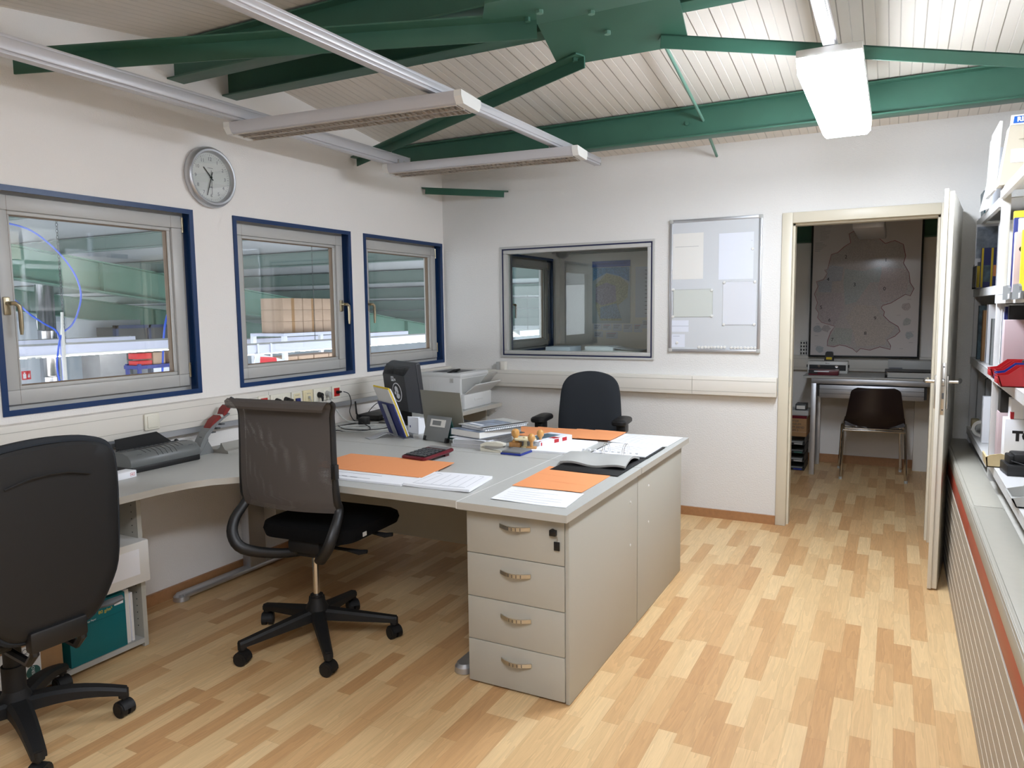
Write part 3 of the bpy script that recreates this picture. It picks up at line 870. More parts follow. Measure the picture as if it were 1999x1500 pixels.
# ================================================================== DESKS
DZ = 0.735
def slab(mb, poly, z0, z1):
    n = len(poly)
    vs = [(x, y, z0) for x, y in poly]+[(x, y, z1) for x, y in poly]
    mb.add(vs, [tuple(range(n-1, -1, -1)), tuple(range(n, 2*n))], 0)
    mb.add(vs, [(i, (i+1) % n, n+(i+1) % n, n+i) for i in range(n)], 1)
    return mb
near_poly = [(0.06, -4.4), (0.57, -4.4), (0.57, -3.25), (0.576, -3.10), (0.598, -2.985), (0.640, -2.895), (0.715, -2.82), (0.815, -2.778), (0.95, -2.762), (1.808, -2.762), (1.808, -1.918), (0.06, -1.918)]
dk = thing('corner_desk', 'grey corner desk along the window wall with curved front, nearest the viewer', 'desk', (0, 0, 0), 0, 'grey corner desks')
slab(MB(), near_poly, DZ-0.028, DZ).build('desktop', [m_desk, m_edge], dk)
MB().box(0.10, 1.78, -2.01, -1.99, 0.285, DZ-0.028).build('modesty_panel', m_ped, dk)
def cleg(parent, x, y0, y1, yc):
    mb = MB().box(x-0.035, x+0.035, y0, y1, 0.012, 0.038, 0.010)
    mb.lathe([(0.0, 0.036), (0.025, 0.034), (0.038, 0.022), (0.040, 0.0)], 16, 0, (x, y0+0.01, 0.002), (0, 0, 1))
    mb.box(x-0.03, x+0.03, yc-0.06, yc+0.06, 0.03, DZ-0.055, 0.006).box(x-0.03, x+0.03, y0+0.06, y1, DZ-0.055, DZ-0.029, 0.004)
    mb.build('leg', m_alu, parent)
cleg(dk, 0.075, -2.66, -1.95, -2.16)
cleg(dk, 1.755, -2.66, -2.03, -2.16)
far_poly = [(0.06, -1.914), (1.808, -1.914), (1.808, -1.055), (0.95, -1.055), (0.80, -1.035), (0.66, -0.98), (0.58, -0.90), (0.553, -0.78), (0.55, -0.62), (0.55, -0.06), (0.06, -0.06)]
dk2 = thing('corner_desk', 'grey corner desk facing the first one, reaching under the printer to the back wall', 'desk', (0, 0, 0), 0, 'grey corner desks')
slab(MB(), far_poly, DZ-0.028, DZ).build('desktop', [m_desk, m_edge], dk2)
MB().box(0.10, 1.78, -1.88, -1.86, 0.285, DZ-0.028).build('modesty_panel', m_ped, dk2)
MB().box(0.08, 0.42, -0.085, -0.065, 0.001, DZ-0.028).build('side_panel', m_ped, dk2)
cleg(dk2, 1.755, -1.80, -1.12, -1.7)

def pedestal(x0, x1, y0, y1, ty0, ty1, front, label, with_drawers):
    t = thing('drawer_pedestal', label, 'drawer cabinet', ((x0+x1)/2, (y0+y1)/2, 0), 0, 'desk pedestals')
    ox, oy = (x0+x1)/2, (y0+y1)/2
    w, d = (x1-x0)/2, (y1-y0)/2
    zt = DZ-0.028
    f0 = -d+0.020 if front < 0 else -d
    f1 = d-0.020 if front > 0 else d
    MB().box(-w, w-0.017, f0, f1, 0.006, zt-0.002).build('carcass', m_ped, t)
    mb = MB().box(w-0.016, w, -d+0.003 if front < 0 else -d, d-0.003 if front > 0 else d, 0.003, zt-0.003, 0.0012)
    mb.build('side_panel', m_ped, t)
    for yy in ((d-0.10,) if front < 0 else (-d+0.16,)):
        for zz in (0.405, 0.60) if front < 0 else (0.44, 0.615):
            MB().lathe([(0.006, 0), (0.006, 0.002), (0.003, 0.003)], 12, 0, (w, yy, zz), (1, 0, 0)).build('cover_cap', m_white, t)
    tb = slab(MB(), [(x0-0.0045-ox, ty0-oy), (x1+0.018-ox, ty0-oy), (x1+0.018-ox, ty1-oy), (x0-0.0045-ox, ty1-oy)], zt, DZ)
    tb.box(x0-0.0078-ox, x0-0.0045-ox, ty0-oy, ty1-oy, zt, DZ+0.0004, 0, 2)
    tb.build('top_board', [m_desk, m_edge, m_white], t)
    if with_drawers:
        hs = [0.008, 0.1805, 0.353, 0.5255, 0.7035]
        for k in range(3, -1, -1):
            dr = MB().box(-w+0.002, w-0.018, -d, -d+0.019, hs[k]+0.0015, hs[k+1]-0.0015, 0.0012).build('drawer', m_ped, t)
            zc_ = hs[k+1]-0.055
            pts = []
            for i in range(9):
                u = i/8
                pts.append((-0.065+0.128*u, -d-0.005-0.026*math.sin(PI*u), zc_))
            mb = MB()
            rings = []
            for p in pts:
                rings.append([(p[0], p[1], p[2]-0.008), (p[0], p[1]-0.003, p[2]-0.007), (p[0], p[1]-0.003, p[2]+0.007), (p[0], p[1], p[2]+0.008)])
            mb.loft(rings)
            for i in range(3, 7):
                for zz in (-0.004, 0, 0.004):
                    p = pts[i]
                    mb.box(p[0]-0.0018, p[0]+0.0018, p[1]-0.0040, p[1]-0.0026, p[2]+zz-0.0012, p[2]+zz+0.0012, 0, 1)
            mb.build('handle', [m_steel, m_greydk], dr)
            if k == 3:
                kx = w-0.062
                mb = MB().cyl((kx, -d, 0.652), (kx, -d-0.006, 0.652), 0.010, n=14)
                mb.box(kx-0.006, kx+0.020, -d-0.024, -d-0.006, 0.640, 0.662, 0.003)
                mb.tube([(kx+0.018, -d-0.012, 0.640), (kx+0.022, -d-0.010, 0.632), (kx+0.020, -d-0.010, 0.622)], 0.0012, 6, 1)
                mb.box(kx+0.008, kx+0.031, -d-0.013, -d-0.008, 0.585, 0.618, 0.002)
                mb.build('lock_key', [m_black, m_steel], dr)
    return t
pedestal(1.816, 2.243, -2.715, -1.922, -2.776, -1.918, -1, 'grey beige pedestal with four drawers at the front right desk corner', True)
pedestal(1.816, 2.243, -1.912, -1.145, -1.914, -1.055, 1, 'grey beige pedestal behind the drawer pedestal, its plain side to the aisle', False)

# ------------------------------------------------------------------ open shelf unit under the desk
cb = thing('open_cabinet', 'low open grey shelf cabinet under the desk behind the black chair', 'cabinet', (0.0, -3.06, 0))
MB().box(0.07, 0.38, -0.020, 0.0, 0.001, DZ-0.030).build('side_panel', m_ped, cb)
mb = MB().box(0.07, 0.38, -0.70, -0.68, 0.001, DZ-0.030)
mb.build('side_panel', m_ped, cb)
MB().box(0.07, 0.38, -0.68, -0.020, 0.018, 0.040).build('bottom_board', m_greylt, cb)
MB().box(0.07, 0.375, -0.68, -0.020, 0.290, 0.308).build('shelf_board', m_ped, cb)
MB().box(0.062, 0.07, -0.70, 0.0, 0.001, DZ-0.03).build('back_board', m_ped, cb)
mb = MB()
for k in range(20):
    mb.cyl((0.345, -0.0201, 0.09+k*0.03), (0.345, -0.0215, 0.09+k*0.03), 0.0025, n=8)
mb.build('pin_holes', m_black, cb)

bx = thing('carton', 'white printed carton sticking out of the cabinet shelf under the desk', 'box', (0.245, -3.215, 0.308), 0)
MB().box(-0.17, 0.185, -0.24, 0.145, 0.0, 0.180, 0.002).build('carton_body', m_paperold, bx)
MB().box(-0.06, 0.14, -0.20, 0.02, 0.1797, 0.1808).build('printed_picture', m_navy, bx)
MB().box(0.1845, 0.1855, -0.06, 0.10, 0.04, 0.15).build('address_label', m_paper, bx)
tb_ = thing('copy_paper_carton', 'teal copy paper carton standing in the open cabinet under the desk', 'box', (0.24, -3.275, 0.040))
MB().box(-0.14, 0.135, -0.125, 0.120, 0, 0.236, 0.002).build('carton_body', m_teal, tb_)
RXY = Matrix(((0, 0, 1, 0), (1, 0, 0, 0), (0, 1, 0, 0), (0, 0, 0, 1)))
mb = MB().text('80 g/m²', 0.020, (0.1355, 0.03, 0.185), RXY, 0.0002, 0, 'CENTER')
mb.text('Premium Copy Paper', 0.010, (0.1355, -0.055, 0.165), RXY, 0.0002, 1, 'CENTER')
mb.box(0.1352, 0.1357, -0.124, 0.119, 0.1555, 0.1565, 0, 2)
mb.build('printing', [m_yellow, m_paper, m_tealdk], tb_)
MB().box(0.1352, 0.1360, 0.070, 0.110, 0.190, 0.207, 0.0).build('white_label', m_paper, tb_)
for i, (y, h, t_, lab) in enumerate(((-3.140, 0.235, 0.011, 'thick white book standing beside the teal carton'), (-3.118, 0.215, 0.006, 'thin white book between the thicker white book and the cabinet side'))):
    o = MB().box(-0.10, 0.10, -t_, t_, 0, h, 0.001).box(-0.098, 0.101, -t_+0.002, t_-0.002, -0.0, h-0.003, 0, 1).build('book', [m_paper, m_paperold], None, (0.262, y, 0.040))
    tag(o, lab, 'book', 'white books in the open cabinet')
cr_ = thing('cardboard_carton', 'brown cardboard carton with white paper label behind the black chair base', 'box', (0.235, -3.56, 0.040))
MB().box(-0.135, 0.140, -0.16, 0.13, 0, 0.20, 0.002).build('carton_body', m_brown, cr_)
mb = MB().box(0.1402, 0.1410, -0.13, 0.045, 0.015, 0.165)
mb.build('paper_label', m_paperold, cr_)
mb = MB().cyl((0.1411, 0.015, 0.055), (0.1416, 0.015, 0.055), 0.026, n=24)
mb.text('WERO', 0.016, (0.1418, 0.015, 0.055), RXY @ Matrix.Rotation(PI/2, 4, 'Z'), 0.0001, 1)
mb.build('round_sticker', [m_greenpl, m_paper], cr_)
mb = MB().text('Q', 0.03, (0.1414, -0.01, 0.145), RXY, 0.0001, 0)
mb.text('Back to Me', 0.012, (0.1414, -0.07, 0.13), RXY @ Matrix.Rotation(PI/2, 4, 'Z'), 0.0001, 0)
mb.build('printing', [m_ink], cr_)

# ================================================================== CHAIRS
def rrect(w, d, r, n=5, cx=0, cy=0):
    pts = []
    for sx, sy, a0 in ((1, 1, 0), (-1, 1, PI/2), (-1, -1, PI), (1, -1, 1.5*PI)):
        for i in range(n+1):
            a = a0+PI/2*i/n
            pts.append((cx+sx*(w-r)+r*math.cos(a), cy+sy*(d-r)+r*math.sin(a)))
    return pts
def caster(parent, x, y, ang, r=0.028, mat=None):
    mb = MB().at((x, y, 0), (0, 0, ang))
    for s in (-1, 1):
        a, b = sorted((s*0.006, s*0.026))
        mb.cyl((0.0, a, r), (0.0, b, r), r, n=20)
        mb.cyl((0.0, b if s > 0 else a, r), (0.0, (b if s > 0 else a)+s*0.002, r), r*0.62, n=16)
    # hood
    pts = []
    for i in range(9):
        q = math.radians(-10+i*22.5)
        pts.append((math.cos(q)*(r+0.004), math.sin(q)*(r+0.004)+r))
    pts += [(math.cos(math.radians(170))*(r*0.6), math.sin(math.radians(170))*r*0.6+r), (math.cos(math.radians(-10))*(r*0.6), math.sin(math.radians(-10))*r*0.6+r)]
    mb.prism(pts, -0.022, 0.022, 'y')
    mb.cyl((0, 0, 2*r), (0, 0, 0.085), 0.008, n=10)
    mb.build('caster', mat or m_blackm, parent)
def star_base(parent, R, a0, zhub, zend, w0, w1, mat, curved=False):
    mb = MB()
    mb.lathe([(0.030, zhub-0.055), (0.046, zhub-0.05), (0.050, zhub), (0.036, zhub+0.03), (0.034, zhub+0.05)], 20)
    mb.build('hub', mat, parent)
    for k in range(5):
        a = a0+k*2*PI/5
        c, s = math.cos(a), math.sin(a)
        mb = MB(); rings = []
        N = 7
        for i in range(N+1):
            u = i/N; rr = 0.025+(R+0.012-0.025)*u
            z1 = zhub+(zend-zhub)*(u**1.6 if curved else u)+(0.012*math.sin(PI*u) if curved else 0)
            th = 0.050*(1-u)+0.026*u; w = w0*(1-u)+w1*u
            ring_ = []
            for (du, dv) in ((-1, -1), (1, -1), (1, -0.1), (0.62, 0), (-0.62, 0), (-1, -0.1)):
                lx = rr; ly = du*w; lz = z1+dv*th if dv != 0 else z1
                if dv == -0.1: lz = z1-0.010
                ring_.append((lx*c-ly*s, lx*s+ly*c, lz))
            rings.append(ring_)
        mb.loft(rings)
        ex, ey = R*c, R*s
        mb.cyl((ex, ey, zend-0.005), (ex, ey, zend-0.035), 0.018, n=12)
        lg = mb.build('leg', mat, parent)
        caster(lg, ex, ey, a+PI/2+0.7*(-1)**k)
def pillow(mb, outline, steps, curve=0.0, vcurve=None, mi=0):
    """outline [(x,z)] ; steps [(y, inset)] ; curve bends the panel around z"""
    o3 = [Vector((x, 0, z)) for x, z in outline]; o3 = o3[-1:]+o3+o3[:2]
    outline = [(p.x, p.z) for p in smooth(o3, 3)[3:-4]]
    cx = sum(p[0] for p in outline)/len(outline); cz = sum(p[1] for p in outline)/len(outline)
    rings = []
    for y, ins in steps:
        rr = []
        for x, z in outline:
            dx, dz = x-cx, z-cz; L = math.hypot(dx, dz); k = max(0, (L-ins)/L)
            xx, zz = cx+dx*k, cz+dz*k
            rr.append((xx, y+curve*xx*xx+(vcurve(zz) if vcurve else 0), zz))
        rings.append(rr)
    mb.loft(rings, mi)
    return mb
def sym(half):
    return half+[(-x, z) for x, z in reversed(half) if x > 1e-6]
def seat_cushion(mb, w, d, r, cy, z0, z1, front_drop=0.02, mi=0):
    rings = []
    zs = [(z0, 0.03), (z0+0.008, 0.008), ((z0+z1)/2, 0.0), (z1-0.014, 0.006), (z1-0.004, 0.025), (z1, 0.06)]
    for z, ins in zs:
        k = (w-ins)/w; k2 = (d-ins)/d
        rr = []
        for x, y in rrect(w, d, r, 6):
            yy = y*k2; xx = x*k
            fr = max(0, (yy/d))**3*front_drop
            rr.append((xx, cy+yy, z-fr*(1 if z > z0+0.02 else 0.3)))
        rings.append(rr)
    # close the top with a shrinking cap
    last = rings[-1]
    for s_ in (0.6, 0.2):
        rings.append([(p[0]*s_, cy+(p[1]-cy)*s_, z1-(0.004 if s_ > .4 else 0.008)-0) for p in last])
    mb.loft(rings, mi)
    return mb

# ---- grey mesh chair at the desk
ch = thing('mesh_chair', 'swivel chair with grey mesh back standing at the front of the desk', 'chair', (1.03, -2.70, 0), math.radians(4), 'office swivel chairs')
star_base(ch, 0.335, math.radians(-113-4), 0.155, 0.100, 0.030, 0.018, m_blackm)
MB().cyl((0, 0, 0.20), (0, 0, 0.415), 0.0145, n=18).build('gas_spring', m_chrome, ch)
mb = MB().cyl((0, 0, 0.155), (0, 0, 0.215), 0.028, n=18); mb.build('column_sleeve', m_blackm, ch)
mb = MB().box(-0.085, 0.085, -0.08, 0.20, 0.418, 0.480, 0.015).box(-0.05, 0.05, -0.06, 0.06, 0.398, 0.428, 0.01)
mb.build('mechanism', m_blackm, ch)
for yy, xx, zz in ((0.16, 0.25, 0.468), (0.02, 0.21, 0.428)):
    MB().tube([(0.07, yy, zz), (xx-0.06, yy+0.01, zz-0.004), (xx, yy+0.015, zz-0.010), (xx+0.035, yy+0.02, zz-0.004)], [0.008, 0.008, 0.013, 0.010], 8, flat=0.7).build('lever', m_blackm, ch)
seat_cushion(MB(), 0.240, 0.240, 0.09, 0.135, 0.475, 0.553).build('seat', m_fabblk, ch)
MB().box(0.2395, 0.2425, 0.02, 0.045, 0.495, 0.513).build('care_tag', m_white, ch)
def back_pt(u, v):       # u 0..1 across, v 0..1 upwards
    prof = [(-0.150, 0.640), (-0.164, 0.685), (-0.170, 0.765), (-0.170, 0.855), (-0.168, 0.945), (-0.168, 1.020), (-0.173, 1.063), (-0.188, 1.090), (-0.208, 1.100), (-0.226, 1.090), (-0.230, 1.072), (-0.222, 1.060)]
    f = v*(len(prof)-1); i = min(int(f), len(prof)-2); t = f-i
    y = prof[i][0]*(1-t)+prof[i+1][0]*t; z = prof[i][1]*(1-t)+prof[i+1][1]*t
    hw = 0.240-0.008*min(1, (z-0.6)/0.3)
    if z > 1.04: hw = 0.232+0.022*min(1, (z-1.04)/0.05)
    x = (2*u-1)*hw
    y -= 0.035*(1-(2*u-1)**2)*min(1, max(0, 1.105-z)/0.2)
    return (x, y, z)
m_mesh = mesh_fabric('grey_mesh_fabric', (90, 85, 82))
MB().sheet(lambda u, v: back_pt(u, v), 20, 44, 0.0).build('backrest', m_mesh, ch)
# second, inner layer of the mesh sleeve
MB().sheet(lambda u, v: (lambda p: (p[0]*0.985, p[1]+0.030, p[2]))(back_pt(u, 0.02+v*0.66)), 20, 36, 0.0).build('backrest_liner', m_mesh, ch)
for s in (-1, 1):
    pts = []
    for v in (0.70, 0.6, 0.5, 0.4, 0.3, 0.2, 0.1, 0.02):
        p = back_pt(1 if s > 0 else 0, v); pts.append((p[0]+s*0.004, p[1]+0.014, p[2]))
    pts += [(s*0.257, -0.195, 0.585), (s*0.246, -0.225, 0.52), (s*0.20, -0.215, 0.462), (s*0.12, -0.12, 0.422), (s*0.05, -0.02, 0.408)]
    rs = [0.008, 0.011, 0.012, 0.013, 0.014, 0.015, 0.017, 0.019, 0.022, 0.024, 0.024, 0.022, 0.02]
    rr_ = []
    for i in range(len(rs)-1): rr_ += [rs[i]+(rs[i+1]-rs[i])*k/4 for k in range(4)]
    MB().tube(smooth(pts, 4), rr_+[rs[-1]], 12, flat=0.62).build('back_frame', m_black, ch)
MB().box(0.252, 0.274, -0.200, -0.172, 0.79, 0.85, 0.004).build('adjuster', m_black, ch)

# ---- black chair in the lower left corner
bc = thing('office_chair', 'black swivel chair with plastic back shell at the left edge of the frame', 'chair', (0.62, -3.74, 0), math.radians(88), 'office swivel chairs')
star_base(bc, 0.325, math.radians(53-88), 0.15, 0.105, 0.036, 0.022, m_blackm, True)
MB().cyl((0, 0, 0.15), (0, 0, 0.265), 0.036, n=20).cyl((0, 0, 0.265), (0, 0, 0.355), 0.028, n=20).build('column_sleeve', m_blackm, bc)
MB().cyl((0, 0, 0.35), (0, 0, 0.40), 0.014, n=16).build('gas_spring', m_chrome, bc)
MB().box(-0.09, 0.09, -0.12, 0.15, 0.39, 0.445, 0.015).build('mechanism', m_blackm, bc)
seat_cushion(MB(), 0.24, 0.235, 0.10, 0.03, 0.440, 0.525).build('seat', m_fabgry, bc)
half = [(0.0, 0.425), (0.10, 0.430), (0.155, 0.455), (0.205, 0.525), (0.238, 0.60), (0.248, 0.72), (0.250, 0.84), (0.246, 0.94), (0.234, 0.995), (0.205, 1.032), (0.15, 1.055), (0.08, 1.066), (0.0, 1.070)]
outl = sym(half)
vc = lambda z: -0.04*max(0, (z-0.55))+(-0.05*max(0, 0.55-z))*-1
pillow(MB(), outl, [(-0.215, 0.06), (-0.222, 0.015), (-0.245, 0.0), (-0.275, 0.0), (-0.285, 0.010)], 0.35, vc).build('backrest', m_fabgry, bc)
mb = pillow(MB(), outl, [(-0.275, 0.016), (-0.292, 0.018), (-0.300, 0.028), (-0.303, 0.07)], 0.35, vc)
mb.tube([(-0.13, -0.312, 0.935), (-0.06, -0.318, 0.955), (0.0, -0.320, 0.960), (0.06, -0.318, 0.955), (0.13, -0.312, 0.935)], 0.0035, 6)
mb.build('back_shell', m_blackm, bc)
mb = MB()
for s in (-0.075, 0.075):
    mb.tube([(s, -0.245, 0.49), (s, -0.290, 0.45), (s, -0.295, 0.40), (s, -0.26, 0.365), (s, -0.15, 0.375), (s, -0.06, 0.40)], 0.014, 8)
mb.box(-0.09, 0.09, -0.310, -0.270, 0.405, 0.475, 0.010).build('back_bracket', m_black, bc)
mb = MB().cyl((-0.20, -0.20, 0.425), (-0.10, -0.20, 0.425), 0.022, n=14).box(-0.24, -0.19, -0.225, -0.175, 0.40, 0.45, 0.012)
mb.build('tension_knob', m_black, bc)
MB().tube([(0.08, -0.14, 0.43), (0.17, -0.18, 0.435), (0.24, -0.20, 0.44), (0.275, -0.205, 0.445)], [0.008, 0.009, 0.014, 0.011], 8, flat=0.7).build('lever', m_greydk, bc)

# ---- dark grey chair behind the desk
fc = thing('office_chair', 'dark grey swivel chair with armrests behind the desk in front of the back wall', 'chair', (1.450, -0.66, 0), math.radians(187), 'office swivel chairs')
star_base(fc, 0.32, math.radians(20), 0.15, 0.10, 0.034, 0.02, m_blackm, True)
MB().cyl((0, 0, 0.15), (0, 0, 0.30), 0.030, n=18).cyl((0, 0, 0.3), (0, 0, 0.42), 0.014, n=14).build('column_sleeve', m_blackm, fc)
MB().box(-0.09, 0.09, -0.15, 0.12, 0.40, 0.445, 0.015).build('mechanism', m_blackm, fc)
seat_cushion(MB(), 0.235, 0.225, 0.09, 0.02, 0.440, 0.515).build('seat', m_fabgry, fc)
half = [(0.0, 0.50), (0.15, 0.505), (0.210, 0.54), (0.222, 0.62), (0.220, 0.72), (0.213, 0.82), (0.204, 0.90), (0.186, 0.955), (0.145, 0.998), (0.075, 1.022), (0.0, 1.030)]
vc2 = lambda z: -0.18*max(0, z-0.72)*0.5
pillow(MB(), sym(half), [(-0.225, 0.10), (-0.232, 0.03), (-0.246, 0.004), (-0.265, 0.0), (-0.285, 0.004), (-0.295, 0.03)], 0.30, vc2).build('backrest', m_fabgry, fc)
MB().box(-0.04, 0.04, -0.34, -0.29, 0.42, 0.75, 0.01).box(-0.04, 0.04, -0.34, -0.10, 0.405, 0.435, 0.008).build('back_bracket', m_blackm, fc)
for s in (-1, 1):
    mb = MB().box(s*0.275-0.022, s*0.275+0.022, -0.06, 0.02, 0.42, 0.70, 0.008)
    a, b = sorted((s*0.10, s*0.285)); mb.box(a, b, -0.05, 0.01, 0.412, 0.432, 0.004)
    mb.box(s*0.275-0.030, s*0.275+0.030, -0.075, 0.035, 0.655, 0.715, 0.012)
    mb.build('armrest_post', m_black, fc)
    rings = []
    for z, ins in ((0.715, 0.006), (0.722, 0.0), (0.738, 0.0), (0.748, 0.008), (0.752, 0.022)):
        rings.append([(s*0.270+x, -0.03+y, z) for x, y in rrect(0.048-ins, 0.125-ins, 0.035-ins*0.5, 5)])
    MB().loft(rings).build('armrest_pad', m_black, fc)
# ================================================================== THINGS ON THE DESKS
def sheet_on(name, label, cat, c, z, th, mats, group=None, lines=None, wob=0.0, lift=None, mi=0):
    """c = four world corners far-left, far-right, near-right, near-left; a thin sheet or pad lying at height z"""
    cx = sum(p[0] for p in c)/4; cy = sum(p[1] for p in c)/4
    P = [Vector((p[0]-cx, p[1]-cy, 0)) for p in c]
    rnd = random.Random(label)
    ph = rnd.random()*6
    def at(u, v, dz=0.0):
        q = P[3]*(1-u)*(1-v)+P[2]*u*(1-v)+P[1]*u*v+P[0]*(1-u)*v
        w = wob*(0.5+0.5*math.sin(ph+5*u+3*v))*(abs(u-.5)+abs(v-.5))
        l = lift(u, v) if lift else 0.0
        return Vector((q.x, q.y, th+w+l+dz))
    mb = MB().sheet(lambda u, v: at(u, v), 8, 8, th, mi)
    for (u0, u1, v, wv) in (lines or []):
        vs = [at(u0, v-wv, 0.0004), at(u1, v-wv, 0.0004), at(u1, v+wv, 0.0004), at(u0, v+wv, 0.0004)]
        mb.add(vs, [(0, 1, 2, 3)], 1)
    o = mb.build(name, mats, None, (cx, cy, z))
    return tag(o, label, cat, group)
def form_lines(n, seed, vert=False):
    r = random.Random(seed); out = []
    for i in range(n):
        v = 0.12+0.78*i/(n-1)
        u0 = 0.06+0.05*r.random(); u1 = u0+0.25+0.55*r.random()
        out.append((u0, min(0.94, u1), v, 0.006))
    return out
OG = 'orange sheets on the desks'; WG = 'white paper sheets on the desks'
sheet_on('paper_stack', 'white paper stack under the orange sheet, beside the mesh chair', 'paper', ((0.99, -2.36), (1.46, -2.36), (1.475, -2.665), (1.00, -2.685)), DZ+0.0005, 0.008, [m_paper, m_ink], WG, form_lines(5, 3)[:2]+[(0.3, 0.36, 0.13, 0.014), (0.40, 0.48, 0.12, 0.014)])
sheet_on('orange_sheet', 'large orange sheet lying on white papers right of the mesh chair', 'paper', ((0.86, -2.235), (1.452, -2.212), (1.490, -2.535), (0.87, -2.55)), DZ+0.0095, 0.002, [m_orange, m_orange2], OG, [(0.3, 0.302, 0.5, 0.4)])
sheet_on('form_stack', 'stack of lined white forms right of the large orange sheet', 'paper', ((1.475, -2.415), (1.75, -2.385), (1.79, -2.645), (1.48, -2.655)), DZ+0.0005, 0.010, [m_paper, m_ink], WG, [(u, u+0.004, 0.5, 0.36) for u in (0.10, 0.22, 0.36, 0.5, 0.63, 0.77, 0.9)]+[(0.1, 0.9, 0.1, 0.006), (0.1, 0.9, 0.9, 0.006)], 0.004)
sheet_on('paper_sheet', 'white form lying at the front end of the drawer pedestal', 'paper', ((1.895, -2.485), (2.207, -2.478), (2.222, -2.690), (1.912, -2.692)), DZ+0.0005, 0.0014, [m_paper, m_greylt], WG, form_lines(6, 5), 0.003)
sheet_on('orange_sheet', 'orange sheet between the black binder and the white form on the drawer pedestal', 'paper', ((1.875, -2.07), (2.19, -2.13), (2.19, -2.462), (1.885, -2.462)), DZ+0.0005, 0.0016, [m_orange, m_orange2], OG, [(0.3, 0.9, 0.35, 0.003), (0.05, 0.5, 0.62, 0.003)], 0.003)
sheet_on('paper_pad', 'white pad of paper left of the ring binder near the red striped packet', 'paper', ((1.64, -1.415), (1.86, -1.415), (1.865, -1.775), (1.63, -1.785)), DZ+0.0005, 0.010, [m_paper, m_ink], WG)
sheet_on('paper_sheet', 'white printed sheet at the far right corner of the desks', 'paper', ((1.895, -1.085), (2.235, -1.09), (2.23, -1.39), (1.90, -1.375)), DZ+0.0005, 0.002, [m_paper, m_ink], WG, form_lines(7, 8), 0.004)
for i, (x0, x1) in enumerate(((1.20, 1.41), (1.345, 1.54), (1.475, 1.67), (1.60, 1.78), (1.715, 1.905))):
    sheet_on('orange_sheet', '%s orange sheet in the row before the dark grey chair' % ('leftmost', 'second', 'middle', 'fourth', 'rightmost')[i], 'paper',
             ((x0, -1.07), (x1, -1.075), (x1+0.01, -1.375), (x0+0.005, -1.365)), DZ+0.0006+0.0022*i, 0.0018, [m_orange, m_orange2], OG, [(0.1, 0.9, 0.86, 0.004), (0.2, 0.8, 0.7, 0.003)], 0.003)
sheet_on('orange_sheet', 'orange sheet half hidden behind the grey copy stand', 'paper', ((0.90, -1.08), (1.12, -1.08), (1.12, -1.36), (0.90, -1.36)), DZ+0.0006, 0.002, [m_orange, m_orange2], OG)

# ---- open ring binder
rb = thing('ring_binder', 'open black ring binder with grey divider on the pedestal tops', 'binder', (2.06, -1.78, DZ))
mb = MB().box(-0.155, 0.165, -0.355, -0.045, 0.002, 0.006, 0.001).box(-0.155, 0.165, -0.040, 0.045, 0.0005, 0.004, 0.001).box(-0.135, 0.168, 0.05, 0.36, 0.002, 0.006, 0.001)
mb.build('cover', m_blackm, rb)
MB().box(-0.115, 0.155, 0.06, 0.352, 0.006, 0.012, 0.001).build('paper_block', m_paper, rb)
mb = MB()
for k in range(6): mb.box(-0.10+0.01*k, 0.06+0.012*k, 0.10+k*0.035, 0.1035+k*0.035, 0.0120, 0.0124)
mb.build('printing', m_ink, rb)
mb = MB().box(-0.05, 0.09, 0.03, 0.06, 0.004, 0.008)
for x in (-0.045, 0.055):
    for dx in (0, 0.009):
        pts = [(x+dx, 0.10+0.0*i, 0.018) for i in range(1)]
        pts = [(x+dx, 0.105-0.045*(1-math.cos(PI*i/10))/2*2, 0.016+0.050*math.sin(PI*i/10)) for i in range(11)]
        mb.tube(pts, 0.0016, 6)
mb.build('ring_mechanism', m_chrome, rb)
def div(u, v):
    x = -0.165+0.315*u; y = -0.245+0.27*v
    return (x+0.02*(1-v)-0.01, y, 0.012+0.030*math.sin(PI*min(1, v*0.9+0.1))+0.006*math.sin(9*u)*(1-v))
MB().sheet(div, 16, 10, 0.010).build('grey_divider', m_greylt, rb)
mb = MB()
for k in range(10):
    x = -0.15+0.03*k
    mb.box(x, x+0.012, 0.020, 0.030, 0.026, 0.034)
mb.build('punched_tabs', m_paper, rb)

# ---- calculator
ca = thing('calculator', 'dark red desk calculator lying between orange sheet and copy stand', 'calculator', (1.247, -2.125, DZ), math.radians(-8))
W_, D_ = 0.077, 0.115
def calc_ring(z0, ins):
    return [(x, y, z0-0.002+0.007*(y/D_)) for x, y in rrect(W_-ins, D_-ins, 0.02, 4)]
MB().loft([calc_ring(0.013, 0.012), calc_ring(0.022, 0.0), calc_ring(0.030, 0.0), calc_ring(0.034, 0.004)]).box(-0.05, 0.05, 0.07, 0.10, 0.0, 0.02).box(-0.06, 0.06, -0.105, -0.085, 0.0, 0.006).build('case', m_redd, ca)
mb = MB().at((0, 0, 0.0325), (math.atan(0.007/D_), 0, 0))
mb.box(-0.066, 0.066, -0.098, 0.055, -0.001, 0.0015)
mb.build('keypad', m_blackm, ca)
mb = MB().at((0, 0, 0.0325), (math.atan(0.007/D_), 0, 0))
for i in range(6):
    for j in range(5):
        mb.box(-0.060+i*0.0205, -0.060+i*0.0205+0.0165, -0.093+j*0.028, -0.093+j*0.028+0.020, 0.001, 0.006, 0.0018)
mb.build('keys', m_greydk, ca)
MB().at((0, 0, 0.0325), (math.atan(0.007/D_), 0, 0)).box(-0.058, 0.058, 0.066, 0.100, -0.001, 0.002).build('display', m_greypl, ca)

